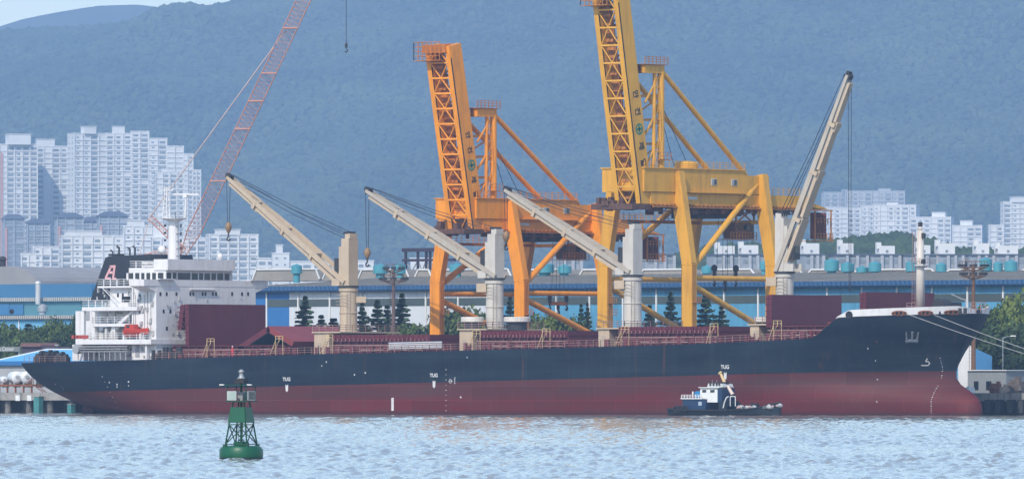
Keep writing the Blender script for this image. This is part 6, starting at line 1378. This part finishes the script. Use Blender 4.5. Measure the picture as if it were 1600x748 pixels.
gt = MB(); gt.path([bp_(1119, 637, WBY - 2), bp_(1121, 628, WBY - 2), bp_(1124, 621, WBY - 2), bp_(1127, 619, WBY - 2)], .1, 6); gt.path([bp_(1130, 634, WBY - 2), bp_(1130, 619, WBY - 2), bp_(1138, 619, WBY - 2), bp_(1138, 634, WBY - 2)], .07, 5); part('frame', gt, TRIM, wb)
dm_ = MB(); c = bp_(1129, 640); dm_.tube((c.x, WBY - 1.8, bz(634)), (c.x, WBY + 1.8, bz(634)), .85, 18); part('net_drum', dm_, BH, wb)
for k in range(34):
    px = random.choice((random.uniform(1140, 1168), random.uniform(1180, 1210))); c = bp_(px, 636 - max(0, px - 1185) * .14, WBY + random.uniform(-1.5, 1.3)); v_, f_ = blob(1, k, .7); mb = MB(); s_ = random.uniform(.3, .6)
    mb._a([c + V(tuple(q)) * s_ for q in v_], [tuple(q) for q in f_]); part('net_heap', mb, random.choice((M('net_pink', (.45, .30, .28), .9, var=.3, scale=3), M('net_grey', (.42, .42, .42), .9, var=.3, scale=3), M('net_dark', (.12, .13, .14), .9, var=.3, scale=3))), wb)
for px in (1171, 1176, 1200): c = bp_(px, 632); part('drum', MB().tube((c.x, WBY - .8, bz(639)), (c.x, WBY - .8, bz(629.5)), .4, 10), BH, wb)
fl_ = MB(); fl_.tube(bp_(1071, 623), bp_(1071, 611), .03, 4); fl_.box(bp_(1070.5, 612).x, bp_(1072.5, 612).x, WBY - .02, WBY + .02, bz(615.5), bz(611)); part('flag', fl_, TRIM, wb)
for px in (1102, 1109): part('aerial', MB().tube(bp_(px, 599), bp_(px, 593), .035, 4), STEEL, wb)
# ================================================================ green lateral buoy
bd_ = F / 26.4; bc = at(377, 0, bd_); bc = V((bc.x, bc.y, 0)); bs = 1 / 26.4; bq = lambda py: (717.5 - py) * bs
GRN = M('buoy_green', (.004, .085, .042), .42, var=.12, scale=1.2, dirt=(.02, .05, .03), dirt_amt=.35, streak=1); GRD = M('buoy_dark_green', (.006, .06, .035), .5, var=.2, scale=2)
by = thing('navigation_buoy', bc, 'green lattice navigation buoy floating on the water in front of the ship', 'buoy')
part('float', MB().lathe([(1.02, -.5), (1.2, -.12), (1.28, .12), (1.3, .3), (1.29, .62), (1.18, .78), (.95, .84), (.5, .86)], bc, 48), GRN, by, smooth=True); by.children[0].data.set_sharp_from_angle(angle=R(40))
part('float_skirt', MB().lathe([(1.2, -.5), (1.285, -.3), (1.31, .1), (1.29, .16)], bc, 48), BLACK, by); part('turret', MB().lathe([(.46, 0), (.46, .22), (.4, .26)], bc + UP * .83, 24), GRN, by)
ya_ = R(-24); ub_ = RT * math.cos(ya_) + FW * math.sin(ya_); vb_ = FW * math.cos(ya_) - RT * math.sin(ya_)
cor = lambda h, z: [bc + ub_ * (sx * h) + vb_ * (sy * h) + UP * z for sx, sy in ((-1, -1), (1, -1), (1, 1), (-1, 1))]
zA, zB = bq(697), bq(627); C0 = cor(.72, zA); C1 = cor(.36, zB); lerp_c = lambda t: [a.lerp(b, t) for a, b in zip(C0, C1)]
for k in range(4): part('tower_leg', MB().beam(C0[k], C1[k], .075, .075), GRD, by); part('leg_foot', MB().obox(C0[k] + UP * .06, ub_ * .1, vb_ * .1, UP * .1), GRD, by)
tq = [lerp_c(t) for t in (0.06, .5, .56)]
for k in range(4):
    m = (k + 1) % 4
    for a, b in ((tq[0][k], tq[0][m]), (tq[1][k], tq[1][m]), (tq[0][k], tq[1][m]), (tq[0][m], tq[1][k])): part('tower_brace', MB().beam(a, b, .05, .05), GRD, by)
t0, t1 = lerp_c(.55), lerp_c(.87)
for k in range(4):
    m = (k + 1) % 4; q = [t0[k], t0[m], t1[m], t1[k]]; cen = sum(q, V((0, 0, 0))) / 4; nrm = (q[1] - q[0]).cross(q[3] - q[0]).normalized(); nrm = nrm if nrm.dot(cen - bc) > 0 else -nrm
    q = [cen + (p_ - cen) * 1.08 + nrm * .06 for p_ in q]; dy_ = part('daymark_panel', MB().prism(q, nrm * .03), GRN, by)
    if k == 1: uu = (q[1] - q[0]).normalized(); part('number', text_mb('5', .42, cen + nrm * .1 - UP * .14, uu, (q[3] - q[0] - uu * (q[3] - q[0]).dot(uu)).normalized(), weight=.02), MARK, dy_)
pz = bq(626); part('platform', MB().obox(bc + UP * pz, ub_ * .72, vb_ * .72, UP * .03), GRD, by); rz_ = bq(600.5); part('top_plate', MB().obox(bc + UP * rz_, ub_ * .8, vb_ * .8, UP * .025), GRD, by)
for c in cor(.62, 0): part('post', MB().tube(c + UP * pz, c + UP * rz_, .03, 6), GRD, by)
for (d1, d2) in ((ub_, vb_), (-ub_, vb_), (vb_, ub_), (-vb_, ub_)):
    hw_ = .25 if d1 == -vb_ else .44; c = bc + d1 * .66 - (ub_ * .3 if d1 == -vb_ else ub_ * 0) + UP * (pz + .34); sp_ = part('solar_panel', MB().obox(c, d1 * .03, d2 * (hw_ + .05), UP * .27), M('panel_frame', (.45, .47, .48), .4, .3), by); part('cells', MB().obox(c + d1 * .035, d1 * .004, d2 * hw_, UP * .23), M('solar_cells', (.02, .045, .07), .15, spec=.6) if d1 != -ub_ and d1 != -vb_ else M('panel_lit', (.30, .38, .36), .3), sp_)  # cells on the left faces painted paler, as if catching the light
part('battery_box', MB().obox(bc + UP * (pz + .3), ub_ * .16, vb_ * .16, UP * .25), STEEL, by); part('centre_post', MB().tube(bc + UP * .9, bc + UP * bq(592), .07, 8), GRD, by)
part('lantern_base', MB().obox(bc + UP * bq(594.5), ub_ * .3, vb_ * .3, UP * .12), DARK, by); part('lantern', MB().lathe([(.2, 0), (.24, .05), (.16, .12), (.12, .2), (.12, .36), (.17, .4), (.17, .46), (.1, .54), (.02, .57)], bc + UP * bq(591), 16), M('lantern_grey', (.28, .30, .31), .35, .2), by, smooth=True)
for sx, sy in ((-1, -1), (1, -1)): c = bc + ub_ * sx * .9 + vb_ * sy * .75 + UP * (rz_ + .02); part('radar_tab', MB().obox(c, ub_ * .14, vb_ * .08, UP * .03), TRIM, by)
part('ladder', MB().ladder(bc + ub_ * .25 - vb_ * .68 + UP * bq(697), bc + ub_ * .2 - vb_ * .4 + UP * bq(640), ub_, .25, .018, .22), GRD, by)
